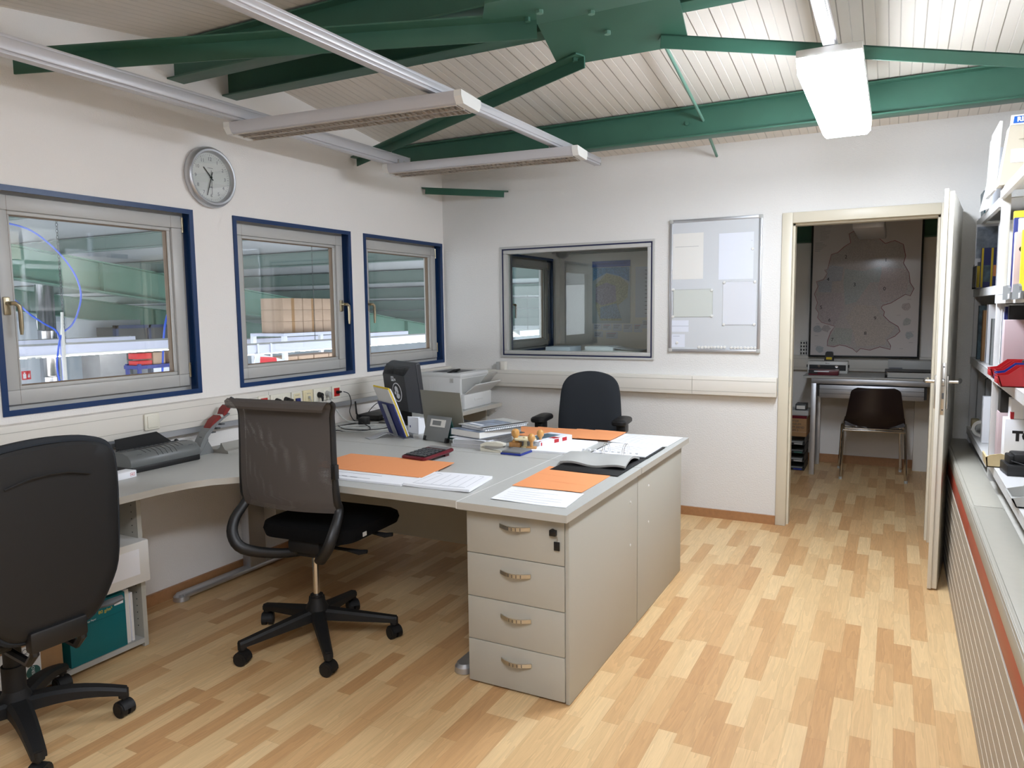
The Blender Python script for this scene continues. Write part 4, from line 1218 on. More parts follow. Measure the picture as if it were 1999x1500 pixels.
# ---- laminator, white box, clip stand, ramp-shaped desk stand
m_lamin = M('laminator_grey', (102, 105, 104), 0.38)
m_cradle = M('cradle_grey', (150, 148, 141), 0.45)
la = thing('laminator', 'grey desktop laminator with rounded top on the desk by the window wall', 'laminator', (0.16, -2.80, DZ), 0)
prof = [(-0.075, 0.028), (0.074, 0.028), (0.080, 0.042), (0.076, 0.064), (0.056, 0.084), (0.020, 0.094), (-0.03, 0.094), (-0.075, 0.076)]
rings = []
for y, k in ((-0.190, 0.94), (-0.183, 1.0), (0.165, 1.0), (0.183, 0.95), (0.192, 0.82)):
    rings.append([(x*k, y, 0.028+(z-0.028)*k) for x, z in prof])
MB().loft(rings).build('housing', m_lamin, la)
MB().box(-0.070, 0.072, -0.182, 0.184, 0.0, 0.030, 0.006).build('base', m_black, la)
mb = MB()
for i in range(9):
    y = -0.10+i*0.025
    pts = []
    for (x, z) in prof[3-(0 if 2 < i < 7 else 0):7]:
        pts.append((x*1.003, y, z+0.0006))
    if i in (0, 1, 7, 8): pts = pts[1:]
    mb.tube(pts, 0.0011, 5)
mb.build('grooves', m_black, la)
mb = MB()
for y in (-0.135, 0.14):
    mb.add([(0.008, y-0.022, 0.0955), (0.060, y-0.012, 0.0815), (0.060, y+0.012, 0.0815), (0.008, y+0.022, 0.0955), (0.008, y-0.022, 0.090), (0.060, y-0.012, 0.076), (0.060, y+0.012, 0.076), (0.008, y+0.022, 0.090)],
           [(0, 1, 2, 3), (7, 6, 5, 4), (0, 4, 5, 1), (1, 5, 6, 2), (2, 6, 7, 3), (3, 7, 4, 0)])
mb.build('control_panel', m_greydk, la)
mb = MB()
o = MB().prism([(-0.14, 0.0), (0.16, 0.0), (0.07, 0.068), (-0.145, 0.062)], 0, 0.004, 'y').build('paper_tray', m_blackm, la, (-0.050, -0.03, 0.085), (math.radians(0), 0, math.radians(90)))
mb = MB().tube([(-0.04, -0.165, 0.092), (-0.04, 0.135, 0.092)], 0.004, 6).lathe([(0.004, 0), (0.010, 0.003), (0.011, 0.010), (0.006, 0.018)], 10, 0, (-0.04, 0.13, 0.092), (0, 1, 0)).lathe([(0.004, 0), (0.010, 0.003), (0.011, 0.010), (0.006, 0.018)], 10, 0, (-0.04, -0.16, 0.092), (0, -1, 0))
mb.build('tray_hinge', m_black, la)
sb = thing('small_box', 'small white slide box in front of the laminator beside the black chair', 'box', (0.262, -3.065, DZ), math.radians(4))
MB().box(-0.035, 0.03, -0.08, 0.06, 0, 0.030, 0.002).build('box_body', m_paper, sb)
mb = ring(MB(), 'x', 0.0298, 0.0304, 0.028, 0.050, 0.008, 0.022, 0.0012).box(0.0298, 0.0304, 0.032, 0.044, 0.0135, 0.0165)
mb.build('stamp_mark', m_redsock, sb)

ls = thing('clip_stand', 'grey curved stand arm with two red topped blocks behind the laminator', 'stand', (0.12, -2.50, DZ))
def armloft(mb, path, hw, mi=0):
    rings = []
    for (y, z, t) in path:
        rings.append([(-hw, y-t*0.75, z+t*0.66), (hw, y-t*0.75, z+t*0.66), (hw, y+t*0.75, z-t*0.66), (-hw, y+t*0.75, z-t*0.66)])
    mb.loft(rings, mi); return mb
mb = armloft(MB(), [(-0.045, 0.010, 0.012), (-0.030, 0.045, 0.014), (0.0, 0.095, 0.012), (0.045, 0.135, 0.009), (0.10, 0.168, 0.006), (0.150, 0.190, 0.005)], 0.028)
mb.prism([(-0.06, 0.0), (0.035, 0.0), (0.03, 0.02), (0.0, 0.07), (-0.03, 0.03)], -0.03, 0.03, 'x')
mb.build('arm', m_greypl, ls)
mb = MB()
for y, z in ((0.03, 0.108), (0.06, 0.125), (0.09, 0.142)): mb.box(-0.03, 0.03, y, y+0.025, z-0.006, z, 0.002)
mb.box(-0.012, 0.012, -0.02, 0.02, 0.03, 0.09, 0.003)
mb.build('rib', m_greydk, ls)
for i, (y0, z0, L) in enumerate(((0.02, 0.125, 0.085), (0.105, 0.172, 0.055))):
    mb = MB().prism([(y0, z0-0.012), (y0+0.004, z0+0.008), (y0+L*0.4, z0+0.045), (y0+L*0.80, z0+0.062), (y0+L, z0+0.042), (y0+L*0.5, z0+0.015)], -0.024, 0.024, 'x')
    mb.build('red_block', m_brick, ls)
    MB().prism([(y0+L*0.80, z0+0.064), (y0+L*1.0, z0+0.066), (y0+L*1.15, z0+0.045), (y0+L*1.0, z0+0.040)], -0.026, 0.026, 'x').build('end_piece', m_greylt, ls)
rp = thing('desk_cradle', 'grey ramp shaped plastic cradle with cable on the desk left of the mesh chair', 'cradle', (0.15, -2.36, DZ), 0)
pr = [(-0.115, 0.0), (-0.115, 0.009), (-0.03, 0.014), (0.02, 0.018), (0.038, 0.030), (0.046, 0.052), (0.052, 0.054), (0.060, 0.040), (0.075, 0.020), (0.095, 0.014), (0.10, 0.0)]
# ridge runs across the wall direction
MB().at((0, 0, 0), (0, 0, math.radians(0))).prism([(x, z) for x, z in pr], -0.10, 0.10, 'y').build('cradle_body', m_cradle, rp)
MB().tube([(-0.03, 0.09, 0.010), (-0.06, 0.13, 0.006), (-0.05, 0.18, 0.010), (0.0, 0.17, 0.055), (0.02, 0.14, 0.06), (0.03, 0.19, 0.02), (0.04, 0.24, 0.006)], 0.003, 6).build('cable', m_black, rp)

# ---- router, adapter, cables
ro = thing('router', 'flat black router on the desk under the red wall socket', 'router', (0.165, -1.105, DZ), math.radians(8))
MB().box(-0.085, 0.085, -0.155, 0.155, 0.004, 0.038, 0.004).build('case', m_black, ro)
MB().tube([(-0.06, -0.158, 0.02), (-0.07, -0.172, 0.05), (-0.075, -0.174, 0.13)], [0.006, 0.006, 0.005], 8).build('antenna', m_black, ro)
mb = MB()
for k in range(4): mb.box(0.0845, 0.0855, -0.10+k*0.03, -0.083+k*0.03, 0.012, 0.026)
mb.build('ports', m_greylt, ro)
ad = thing('power_adapter', 'black cube power adapter among the cables in front of the router', 'adapter', (0.29, -1.42, DZ), math.radians(20))
MB().box(-0.028, 0.028, -0.036, 0.036, 0.0, 0.052, 0.005).build('case', m_black, ad)
def cable(label, pts, r, mat, smooth=4):
    P = [Vector(p) for p in pts]; out = []
    for i in range(len(P)-1):
        p0 = P[max(i-1, 0)]; p1 = P[i]; p2 = P[i+1]; p3 = P[min(i+2, len(P)-1)]
        for k in range(smooth):
            t = k/smooth
            out.append(0.5*((2*p1)+(-p0+p2)*t+(2*p0-5*p1+4*p2-p3)*t*t+(-p0+3*p1-3*p2+p3)*t**3))
    out.append(P[-1])
    o = P[0].copy()
    ob = MB().tube([p-o for p in out], r, 6).build('cable', mat, None, o)
    return tag(ob, label, 'cable', 'cables on the desk')
z = DZ+0.004
cable('thin black cable hanging from the red socket to the desk', [(0.094, -1.378, 0.938), (0.115, -1.35, 0.92), (0.12, -1.335, 0.86), (0.10, -1.33, 0.80), (0.11, -1.30, z), (0.13, -1.26, z)], 0.003, m_black)
cable('grey cable falling from the white double socket and coiling on the desk', [(0.094, -1.50, 0.895), (0.11, -1.47, 0.83), (0.14, -1.42, 0.76), (0.22, -1.36, z), (0.34, -1.28, z), (0.42, -1.22, z), (0.46, -1.28, z), (0.40, -1.38, z), (0.28, -1.48, z+0.004), (0.2, -1.56, z)], 0.004, m_greylt)
cable('black cable looping forward over the desk to the adapter', [(0.30, -1.46, z+0.02), (0.40, -1.50, z), (0.44, -1.60, z), (0.36, -1.68, z), (0.28, -1.66, z), (0.24, -1.72, z)], 0.003, m_black)
cable('black cable arching up behind the router', [(0.10, -1.18, z), (0.09, -1.08, 0.80), (0.08, -0.98, 0.82), (0.09, -0.86, 0.775), (0.14, -0.80, z+0.04)], 0.003, m_black)
cable('grey network cable lying in front of the router', [(0.10, -1.70, z), (0.22, -1.60, z), (0.36, -1.50, z), (0.48, -1.36, z), (0.52, -1.22, z), (0.44, -1.10, z), (0.30, -1.05, z+0.01)], 0.0035, m_greylt)
cable('black cable rising from the desk towards the double sockets', [(0.10, -1.60, 0.895), (0.11, -1.60, 0.82), (0.12, -1.56, z), (0.18, -1.44, z), (0.20, -1.34, z), (0.26, -1.38, z+0.01)], 0.003, m_black)

cable('black cable coiled in front of the router beside the adapter', [(0.20, -1.36, z), (0.30, -1.30, z), (0.44, -1.34, z+0.003), (0.50, -1.46, z), (0.42, -1.58, z), (0.28, -1.60, z), (0.18, -1.54, z+0.006)], 0.003, m_black)
cable('grey cable lying in a wide loop between chair back and router', [(0.12, -1.78, z), (0.26, -1.74, z), (0.42, -1.66, z), (0.54, -1.52, z), (0.56, -1.38, z), (0.46, -1.30, z+0.006)], 0.0035, m_greylt)
# ---- monitor
mo = thing('monitor', 'black computer monitor seen from behind with round white sticker', 'monitor', (0.485, -1.225, DZ), math.radians(-27))
tl_ = math.radians(-6)
hd = MB()
hd.box(-0.178, 0.178, 0.02, 0.055, 0.07, 0.395, 0.008)
hd.loft([[(-0.173, 0.022, 0.075), (0.173, 0.022, 0.075), (0.173, 0.022, 0.392), (-0.173, 0.022, 0.392)],
         [(-0.166, -0.012, 0.085), (0.166, -0.012, 0.085), (0.166, -0.012, 0.380), (-0.166, -0.012, 0.380)],
         [(-0.150, -0.055, 0.10), (0.150, -0.055, 0.10), (0.150, -0.055, 0.325), (-0.150, -0.055, 0.325)]])
hdo = hd.build('housing', m_greydk, mo, (0, 0, 0), (math.radians(7), 0, 0), 20)
m_mon = M('monitor_black', (46, 48, 52), 0.45)
hdo.data.materials[0] = m_mon
mb = MB()
for i in range(8):
    z_ = 0.332+i*0.0058; y_ = -0.0545+i*0.0026
    for x0 in (-0.14, 0.01): mb.box(x0, x0+0.13, y_-0.0025, y_+0.001, z_-0.0012, z_+0.0012)
mb.build('vents', m_black, hdo)
mb = MB()
mb.lathe([(0.062, 0), (0.062, 0.001)], 40, 0, (0.025, -0.055, 0.215), (0, -1, 0))
mb.lathe([(0.055, 0), (0.055, 0.0016)], 40, 1, (0.025, -0.055, 0.215), (0, -1, 0))
rg = random.Random(4)
for (cx, cz, r1, r2) in ((0.005, 0.222, 0.024, 0.018), (0.022, 0.178, 0.022, 0.020), (-0.012, 0.195, 0.012, 0.012), (0.02, 0.205, 0.014, 0.010)):
    cx += 0.015; cz += 0.015
    pts = [(cx+r1*(0.8+0.35*rg.random())*math.cos(q*PI/6), cz+r2*(0.8+0.35*rg.random())*math.sin(q*PI/6)) for q in range(12)]
    mb.prism(pts, -0.0572, -0.0566, 'y', 0)
mb.build('round_sticker', [m_paper, m_mon], hdo)
mb = MB().box(-0.035, 0.0, -0.0562, -0.055, 0.285, 0.315).box(0.01, 0.022, -0.0562, -0.055, 0.288, 0.303)
for q in range(3): mb.box(-0.029+q*0.009, -0.024+q*0.009, -0.0566, -0.0561, 0.292+0.006*(q % 2), 0.309, 0, 1)
mb.build('small_sticker', [m_paper, m_mon], hdo)
mb = MB().lathe([(0.11, 0.0), (0.112, 0.008), (0.09, 0.016), (0.03, 0.022)], 28).box(-0.035, 0.035, -0.035, 0.02, 0.016, 0.16, 0.012)
mb.build('stand', m_blackm, mo)
kb = thing('keyboard', 'black keyboard edge behind the grey copy stand', 'keyboard', (0.93, -1.22, DZ), math.radians(150))
MB().box(-0.22, 0.22, -0.075, 0.075, 0.0, 0.018, 0.006).build('case', m_black, kb)
mb = MB()
for j in range(5):
    for i in range(16): mb.box(-0.21+i*0.0262, -0.21+i*0.0262+0.022, -0.062+j*0.0245, -0.062+j*0.0245+0.020, 0.017, 0.024)
mb.build('keys', m_blackm, kb)

# ---- printer
pn = thing('laser_printer', 'white grey laser printer with open paper tray in the room corner', 'printer', (0.31, -0.345, DZ), 0)
mb = MB().box(-0.20, 0.165, -0.205, 0.205, 0.012, 0.250, 0.010)
mb.box(-0.20, 0.170, -0.207, 0.207, 0.225, 0.262, 0.012)
for y in range(8): mb.box(-0.10+y*0.010, -0.097+y*0.010, -0.2062, -0.2048, 0.08, 0.22)
mb.build('housing', m_greylt, pn)
m_prn = M('printer_white', (214, 214, 212), 0.4)
pn.children[0].data.materials[0] = m_prn
MB().box(0.150, 0.195, -0.200, 0.200, 0.0, 0.108, 0.008).box(0.194, 0.200, -0.06, 0.06, 0.055, 0.075, 0.003).build('paper_drawer', m_prn, pn)
MB().box(0.1945, 0.1955, -0.03, 0.03, 0.060, 0.068).build('drawer_grip', m_greydk, pn)
MB().box(0.160, 0.168, -0.185, 0.185, 0.115, 0.222).build('tray_recess', m_greylt, pn)
def tilted(mb, th): return mb
MB().box(-0.004, 0.004, -0.19, 0.19, 0.0, 0.125, 0.003).build('front_flap', m_prn, pn, (0.185, 0, 0.108), (0, math.radians(52), 0))
mb = MB().box(-0.003, 0.003, -0.085, 0.085, 0.0, 0.06, 0.002).box(-0.002, 0.002, -0.075, 0.075, 0.05, 0.155, 0.002)
mb.build('paper_support', m_greylt, pn, (0.215, 0, 0.142), (0, math.radians(42), 0))
MB().box(-0.12, 0.10, -0.13, 0.13, 0.2615, 0.2635).build('output_recess', m_greydk, pn)
MB().at((0.06, -0.11, 0.268), (0, math.radians(-22), 0)).box(-0.035, 0.035, -0.055, 0.03, -0.004, 0.010, 0.004).build('control_panel', m_black, pn)
mb = MB().box(0.08, 0.10, -0.2065, -0.2055, 0.20, 0.222)
ring(mb, 'y', -0.2070, -0.2055, 0.075, 0.105, 0.195, 0.227, 0.002)
mb.build('badge', m_greylt, pn)

# ---- catalogue stand made of bent sheet metal, with brochures
bs = thing('brochure_stand', 'bent metal bookend stand with upright back strap on the desk', 'stand', (0.720, -1.665, DZ), math.radians(-31))
lean = math.radians(20)
OFF = 0.009
mb = MB().box(-0.14, 0.14, -0.012, 0.045, 0.0, 0.003).box(-0.14, 0.14, 0.042, 0.045, 0.0, 0.030)
mb.build('foot_tray', m_alu, bs)
mb = MB()
mb.sheet(lambda u, v: (-0.04+0.07*u, -0.02-0.155*v, 0.002+0.035*math.sin(PI*min(1, v*1.3))*(1-v)), 4, 10, 0.002)
mb.build('bent_foot', m_alu, bs)
so = MB().box(-0.030, 0.030, -0.004, -0.001, 0.0, 0.20).cyl((0, -0.004, 0.07), (0, -0.006, 0.07), 0.005, n=10).cyl((0, -0.004, 0.13), (0, -0.006, 0.13), 0.005, n=10).build('back_strap', m_alu, bs, (0, 0.0, 0.003), (lean, 0, 0))
BG = 'brochures in the metal stand'
def brochure(off, w, h, t, mats, label, name='brochure', dx=0.0):
    mb = MB().sheet(lambda u, v: (-w/2+w*u+dx, off-0.012*max(0, v-0.7)*(1 if h > 0.25 else 0), h*v), 4, 10, -t)
    o = mb.build(name, mats, None, (0.720, -1.665, DZ+0.0045), (lean, 0, math.radians(-31)))
    return tag(o, label, 'brochure', BG)
brochure(0.0+OFF, 0.235, 0.205, 0.006, m_navy, 'navy blue brochure at the front of the metal stand')
brochure(0.008+OFF, 0.225, 0.292, 0.004, m_paperold, 'tall grey white brochure behind the navy one in the metal stand')
brochure(0.014+OFF, 0.230, 0.300, 0.006, m_yellow, 'yellow brochure standing behind the grey white one in the metal stand')
brochure(0.022+OFF, 0.232, 0.292, 0.006, m_paper, 'white catalogue at the very back of the metal stand')

pb = thing('pen_box', 'white open pen box between brochure stand and grey copy stand', 'box', (0.775, -1.515, DZ), math.radians(-18))
mb = MB()
t_ = 0.004
mb.box(-0.05, 0.05, -0.045, 0.045, 0, t_)
mb.prism([(-0.045, 0), (0.045, 0), (0.045, 0.085), (-0.045, 0.098)], -0.05, -0.05+t_, 'x')
mb.prism([(-0.045, 0), (0.045, 0), (0.045, 0.085), (-0.045, 0.098)], 0.05-t_, 0.05, 'x')
mb.box(-0.05, 0.05, -0.045, -0.045+t_, 0, 0.098).box(-0.05, 0.05, 0.045-t_, 0.045, 0, 0.085)
mb.build('box_body', m_paper, pb)
MB().box(-0.03, -0.022, -0.0462, -0.045, 0.035, 0.047).build('blue_print', m_navy, pb)

cs = thing('copy_stand', 'grey easel copy stand with label card and tall tilted back plate', 'stand', (1.035, -1.70, DZ), math.radians(-12))
MB().box(-0.098, 0.088, -0.002, 0.002, 0.0, 0.138, 0.0015).build('front_plate', m_greypl, cs, (0, -0.03, 0.004), (math.radians(-18), 0, 0))
MB().box(-0.08, 0.08, -0.002, 0.002, 0.0, 0.13, 0.0015).build('support_plate', m_greenpl, cs, (0, 0.06, 0.004), (math.radians(20), 0, 0))
m_olive = M('grey_olive_plate', (128, 126, 114), 0.5)
MB().box(-0.170, 0.140, -0.0025, 0.0025, 0.0, 0.245, 0.0015).build('back_plate', m_olive, cs, (-0.005, 0.070, 0.03), (math.radians(9), 0, 0))
mb = MB().box(-0.062, 0.052, -0.0034, -0.002, 0.078, 0.120).box(-0.045, 0.02, -0.0040, -0.003, 0.086, 0.112, 0, 1)
mb.build('label_card', [m_paperold, m_greypl], cs, (0, -0.03, 0.004), (math.radians(-18), 0, 0))
for s in (-1, 1): MB().box(s*0.083-0.008, s*0.083+0.008, -0.010, 0.016, -0.003, 0.024, 0.003).build('rubber_foot', m_black, cs, (0, -0.03, 0.003), (math.radians(-18), 0, 0))

# ---- stack of catalogues
CG = 'stacked catalogues beside the copy stand'
m_pages = M('page_edges', (190, 191, 194), 0.8)
def book(cx, cy, rz, w, d, z0, t, cov, pg, label, name='catalogue', extra=None):
    t_ = thing(name, label, 'catalogue', (cx, cy, z0), math.radians(rz), CG)
    MB().box(-w/2+0.002, w/2-0.002, -d/2+0.002, d/2-0.002, 0.001, t-0.001).build('pages', pg, t_)
    mb = MB().box(-w/2, w/2, -d/2, d/2, 0, 0.001).box(-w/2, w/2, -d/2, d/2, t-0.001, t)
    mb.box(-w/2-0.001, -w/2+0.002, -d/2, d/2, 0, t)
    mb.build('cover', cov, t_)
    if extra: extra(t_, w, d, t)
    return t_
book(1.295, -1.672, 2, 0.215, 0.30, DZ+0.0002, 0.020, m_greylt, m_pages, 'white paper block lowest in the catalogue stack')
book(1.30, -1.668, 4, 0.215, 0.30, DZ+0.0204, 0.022, m_paper, m_pages, 'white catalogue second from the bottom of the stack')
book(1.31, -1.655, -10, 0.24, 0.32, DZ+0.0427, 0.005, m_paper2, m_paperold, 'thin magazine in the middle of the catalogue stack')
book(1.335, -1.645, -14, 0.22, 0.30, DZ+0.0479, 0.004, m_greydk, m_paperold, 'thin dark covered magazine under the thick catalogue')
book(1.30, -1.635, -17, 0.225, 0.315, DZ+0.0521, 0.034, m_photo, m_paperold, 'thick catalogue with rounded white page edges near the top of the stack')
def ring_extra(t_, w, d, t):
    mb = MB()
    for k in range(22):
        y = -d/2+0.012+k*(d-0.024)/21
        mb.tube([(w/2-0.006+0.008*math.cos(a), y, t/2+0.008*math.sin(a)) for a in [i*PI/4 for i in range(8)]], 0.001, 5, closed=True)
    mb.build('wire_binding', m_black, t_)
book(1.335, -1.61, -22, 0.21, 0.29, DZ+0.0865, 0.012, m_photo2, m_paper, 'wire bound catalogue near the top of the stack', 'catalogue', ring_extra)
def mag_extra(t_, w, d, t):
    mb = MB().box(-w/2+0.02, w/2-0.045, -d/2+0.03, d/2-0.08, t, t+0.0004, 0, 0).box(w/2-0.028, w/2-0.002, -d/2, d/2, t, t+0.0006, 0, 1).box(-w/2+0.03, w/2-0.08, -d/2+0.05, -d/2+0.07, t+0.0004, t+0.0007, 0, 2)
    mb.build('cover_print', [m_photo, m_inkblk, m_paper], t_)
book(1.325, -1.60, -24, 0.225, 0.31, DZ+0.0990, 0.005, m_greylt, m_paper, 'magazine with grey photo cover on top of the catalogue stack', 'catalogue', mag_extra)

# ---- stapler, stamps, ink pad, packet
st = thing('stapler', 'cream white stapler lying in front of the catalogue stack', 'stapler', (1.462, -1.852, DZ), math.radians(-4))
MB().prism([(-0.07, 0.0), (0.065, 0.0), (0.068, 0.006), (-0.04, 0.012), (-0.072, 0.020)], -0.015, 0.015, 'y').build('base', m_offwhite, st)
MB().prism([(-0.07, 0.022), (-0.04, 0.030), (0.050, 0.032), (0.066, 0.036), (0.068, 0.048), (0.02, 0.054), (-0.05, 0.044), (-0.072, 0.034)], -0.014, 0.014, 'y').build('arm', m_offwhite, st)
MB().prism([(-0.05, 0.013), (0.03, 0.018), (0.064, 0.026), (0.064, 0.033), (-0.04, 0.030)], -0.010, 0.010, 'y').build('magazine', m_steel, st)
ip = thing('ink_pad', 'flat grey ink pad with blue base in front of the wooden stamps', 'ink pad', (1.588, -1.842, DZ), math.radians(-2))
MB().box(-0.058, 0.058, -0.062, 0.062, 0, 0.010, 0.003).build('base', m_bluebin, ip)
MB().box(-0.054, 0.054, -0.056, 0.062, 0.009, 0.018, 0.003).build('lid', m_greypl, ip)
kn = [(0.007, 0.0), (0.008, 0.006), (0.0075, 0.02), (0.010, 0.026), (0.0175, 0.034), (0.0195, 0.046), (0.017, 0.058), (0.009, 0.066), (0.002, 0.068)]
def stamp(x, y, z0, rz, w, d, h, prof, label):
    s = thing('rubber_stamp', label, 'stamp', (x, y, z0), math.radians(rz), 'wooden rubber stamps')
    MB().box(-w, w, -d, d, 0.002, h, 0.002).build('block', m_stampw, s)
    MB().lathe([(r, z+h) for r, z in prof], 20).build('handle', m_wood, s)
    MB().box(-w+0.001, w-0.001, -d+0.001, d-0.001, 0, 0.0025).build('rubber', m_ink, s)
big = [(0.018, 0.0), (0.020, 0.004), (0.012, 0.014), (0.009, 0.020), (0.013, 0.026), (0.0205, 0.036), (0.022, 0.052), (0.018, 0.064), (0.008, 0.070), (0.002, 0.071)]
stamp(1.505, -1.690, DZ, 12, 0.030, 0.020, 0.026, big, 'tall wooden rubber stamp with egg shaped knob, behind the stapler')
stamp(1.625, -1.745, DZ, 16, 0.026, 0.018, 0.020, kn, 'wooden rubber stamp on a light block, nearest the ink pad')
stamp(1.612, -1.610, DZ, -10, 0.024, 0.016, 0.020, kn, 'rear wooden rubber stamp with only its round knob showing')
sr = thing('stamp_rack', 'cream plastic stamp rack disc on a short post among the stamps', 'stamp rack', (1.56, -1.685, DZ))
MB().lathe([(0.022, 0.0), (0.022, 0.006), (0.010, 0.010), (0.010, 0.046)], 14).build('post', m_cream, sr)
mb = MB()
pts = []
for k in range(40):
    a = 2*PI*k/40; r_ = 0.058+0.006*math.cos(6*a)
    pts.append((r_*math.cos(a), r_*math.sin(a)))
mb.prism(pts, 0.044, 0.050, 'z').lathe([(0.012, 0.05), (0.010, 0.056), (0.002, 0.058)], 12)
mb.build('disc', m_cream, sr)
pk = thing('book_packet', 'film wrapped white packet with red stripes behind the stamps', 'packet', (1.60, -1.52, DZ), math.radians(-14))
MB().box(-0.075, 0.075, -0.14, 0.14, 0, 0.034, 0.004).build('packet_body', m_paper2, pk)
mb = MB().box(0.0752, 0.0758, -0.02, 0.02, 0.004, 0.030).box(0.0752, 0.0758, 0.05, 0.09, 0.004, 0.030).box(0.035, 0.0752, -0.02, 0.03, 0.0338, 0.0346).box(0.066, 0.0752, -0.139, -0.125, 0.0338, 0.0346)
mb.box(0.0752, 0.0758, -0.132, -0.122, 0.006, 0.028)
mb.build('red_print', m_red, pk)
MB().box(-0.06, 0.03, -0.12, 0.09, 0.0338, 0.0344).build('grey_print', m_photo2, pk)
# ================================================================== RIGHT SIDE: CONVECTOR COVER AND SHELVING
def cover_unit(y0, y1, label):
    t = thing('convector_cover', label, 'radiator cover', (3.548, (y0+y1)/2, 0), 0, 'convector covers along the right wall')
    h = (y1-y0)/2-0.0015
    mb = MB().box(0.0, 0.10, -h, h, 0.0, 0.60)
    mb.box(-0.002, 0.0, -h, h, 0.592, 0.645)
    mb.build('carcass', m_slat, t)
    mb = MB()
    z = 0.505
    while z > 0.02:
        mb.prism([(-0.0075, z), (-0.0075, max(0.003, z-0.0545)), (0.002, max(0.003, z-0.0545)), (0.002, z)], -h, h, 'y')
        mb.box(-0.0086, -0.004, -h, h, z-0.0018, z-0.0002, 0, 1)  # lighter strip, painting in the light caught along each slat lip
        z -= 0.055
    mb.build('slat_panel', [m_slat, m_doorframe], t)
    MB().box(-0.007, 0.001, -h, h, 0.514, 0.590, 0.001).build('red_stripe', m_redpt, t)
    mb = MB().box(-0.007, 0.112, -h, h, 0.640, 0.655, 0.004).box(0.008, 0.104, -h+0.002, h-0.002, 0.654, 0.660, 0.002).box(-0.004, 0.004, -h, h, 0.654, 0.658, 0.001)
    mb.box(-0.0078, 0.001, -h, h, 0.592, 0.642, 0.001)
    mb.build('top_cover', m_grsteel, t)
cover_unit(-1.72, -0.02, 'grey slatted convector cover with red stripe, the far one partly behind the door')
cover_unit(-3.55, -1.72, 'grey slatted convector cover with red stripe, the near one at the right edge')
struct('trim_5', B(3.661, 4.1, -7.0, 0.0, 0.56, 0.643), m_stone)

sh = thing('shelving_unit', 'white metal shelving rack standing on the stone sill at the right edge', 'shelf', (3.65, -1.1, 0.643))
X0 = 3.655-3.65
for y in (-0.045, -1.115, -2.40):
    for x in (X0, 0.37):
        mb = MB().box(x, x+0.034, y+1.1-0.015, y+1.1+0.015, 0, 1.315 if y < -0.5 else 1.30, 0.002)
        mb.build('post', m_shelf, sh)
def shelfboard(y0, y1, z, x0=X0-0.008):
    mb = MB().box(x0, 0.41, y0+1.1, y1+1.1, z-0.643-0.004, z-0.643).box(x0, x0+0.018, y0+1.1, y1+1.1, z-0.643-0.040, z-0.643-0.003).box(0.392, 0.41, y0+1.1, y1+1.1, z-0.643-0.04, z-0.643-0.003)
    mb.build('shelf_board', m_shelf, sh)
for z in (0.762, 1.150, 1.495, 1.955): shelfboard(-2.385, -1.132, z)
for z in (0.742, 1.150, 1.535, 1.925): shelfboard(-1.098, -0.06, z)

SG = 'things on the shelving'
def slabthing(name, label, cat, x0, x1, y0, y1, z0, z1, mats, group=None, r=0.0015, extra=None, pages=False):
    cx, cy = (x0+x1)/2, (y0+y1)/2
    w, d = (x1-x0)/2, (y1-y0)/2; h = z1-z0
    t = thing(name, label, cat, (cx, cy, z0+0.0005), 0, group)
    if pages:
        MB().box(-w+0.003, w-0.002, -d+0.0015, d-0.0015, 0.002, h-0.003).build('pages', m_paperold, t)
        mb = MB().box(-w, w, -d, -d+0.0015, 0, h).box(-w, w, d-0.0015, d, 0, h).box(-w, -w+0.002, -d, d, 0, h)
        mb.build('cover', mats, t)
    else:
        MB().box(-w, w, -d, d, 0, h, r).build('body', mats, t)
    if extra: extra(t, w, d, h)
    return t
RY = Matrix(((1, 0, 0, 0), (0, 0, -1, 0), (0, 1, 0, 0), (0, 0, 0, 1)))     # text facing -y
# --- bay nearest the viewer, top
ld = thing('leaflet_rack', 'beige wedge shaped leaflet rack with blue sign on top of the shelving', 'leaflet rack', (3.80, -1.19, 1.956))
mb = MB().prism([(-0.172, 0.004), (-0.143, 0.25), (0.2, 0.25), (0.2, 0.004)], -0.06, 0.05, 'y')
mb.build('rack_body', m_beige, ld)
MB().prism([(-0.143, 0.25), (-0.140, 0.290), (0.2, 0.292), (0.2, 0.25)], -0.064, -0.05, 'y').build('header', m_white, ld)
mb = MB().prism([(-0.133, 0.256), (-0.130, 0.284), (0.2, 0.284), (0.2, 0.256)], -0.0655, -0.0635, 'y')
mb.text('RIE', 0.026, (-0.120, -0.0660, 0.270), RY, 0.0004, 1, 'LEFT', 2, 0.0012)
mb.build('sign', [m_signblue, m_white], ld)
for z0 in (0.19, 0.04):
    MB().add([(-0.11, -0.0605, z0), (-0.05, -0.0605, z0), (-0.05, -0.0605, z0+0.06), (-0.11, -0.066, z0), (-0.05, -0.066, z0), (-0.05, -0.066, z0+0.06)], [(0, 1, 2), (3, 5, 4), (0, 3, 4, 1), (1, 4, 5, 2), (2, 5, 3, 0)]).build('embossed_wedge', m_beige, ld)
MB().box(-0.135, 0.02, -0.0625, -0.0600, 0.095, 0.15).build('leaflet', m_paper2, ld)
o = MB().box(-0.006, 0.006, -0.16, 0.16, 0, 0.30, 0.002).box(-0.010, -0.006, -0.0, 0.158, 0, 0.27, 0.001).build('white_panel', m_white, None, (3.628, -0.955, 1.957), (0, math.radians(2), 0))
tag(o, 'white panel standing upright on the shelving left of the leaflet rack', 'panel')
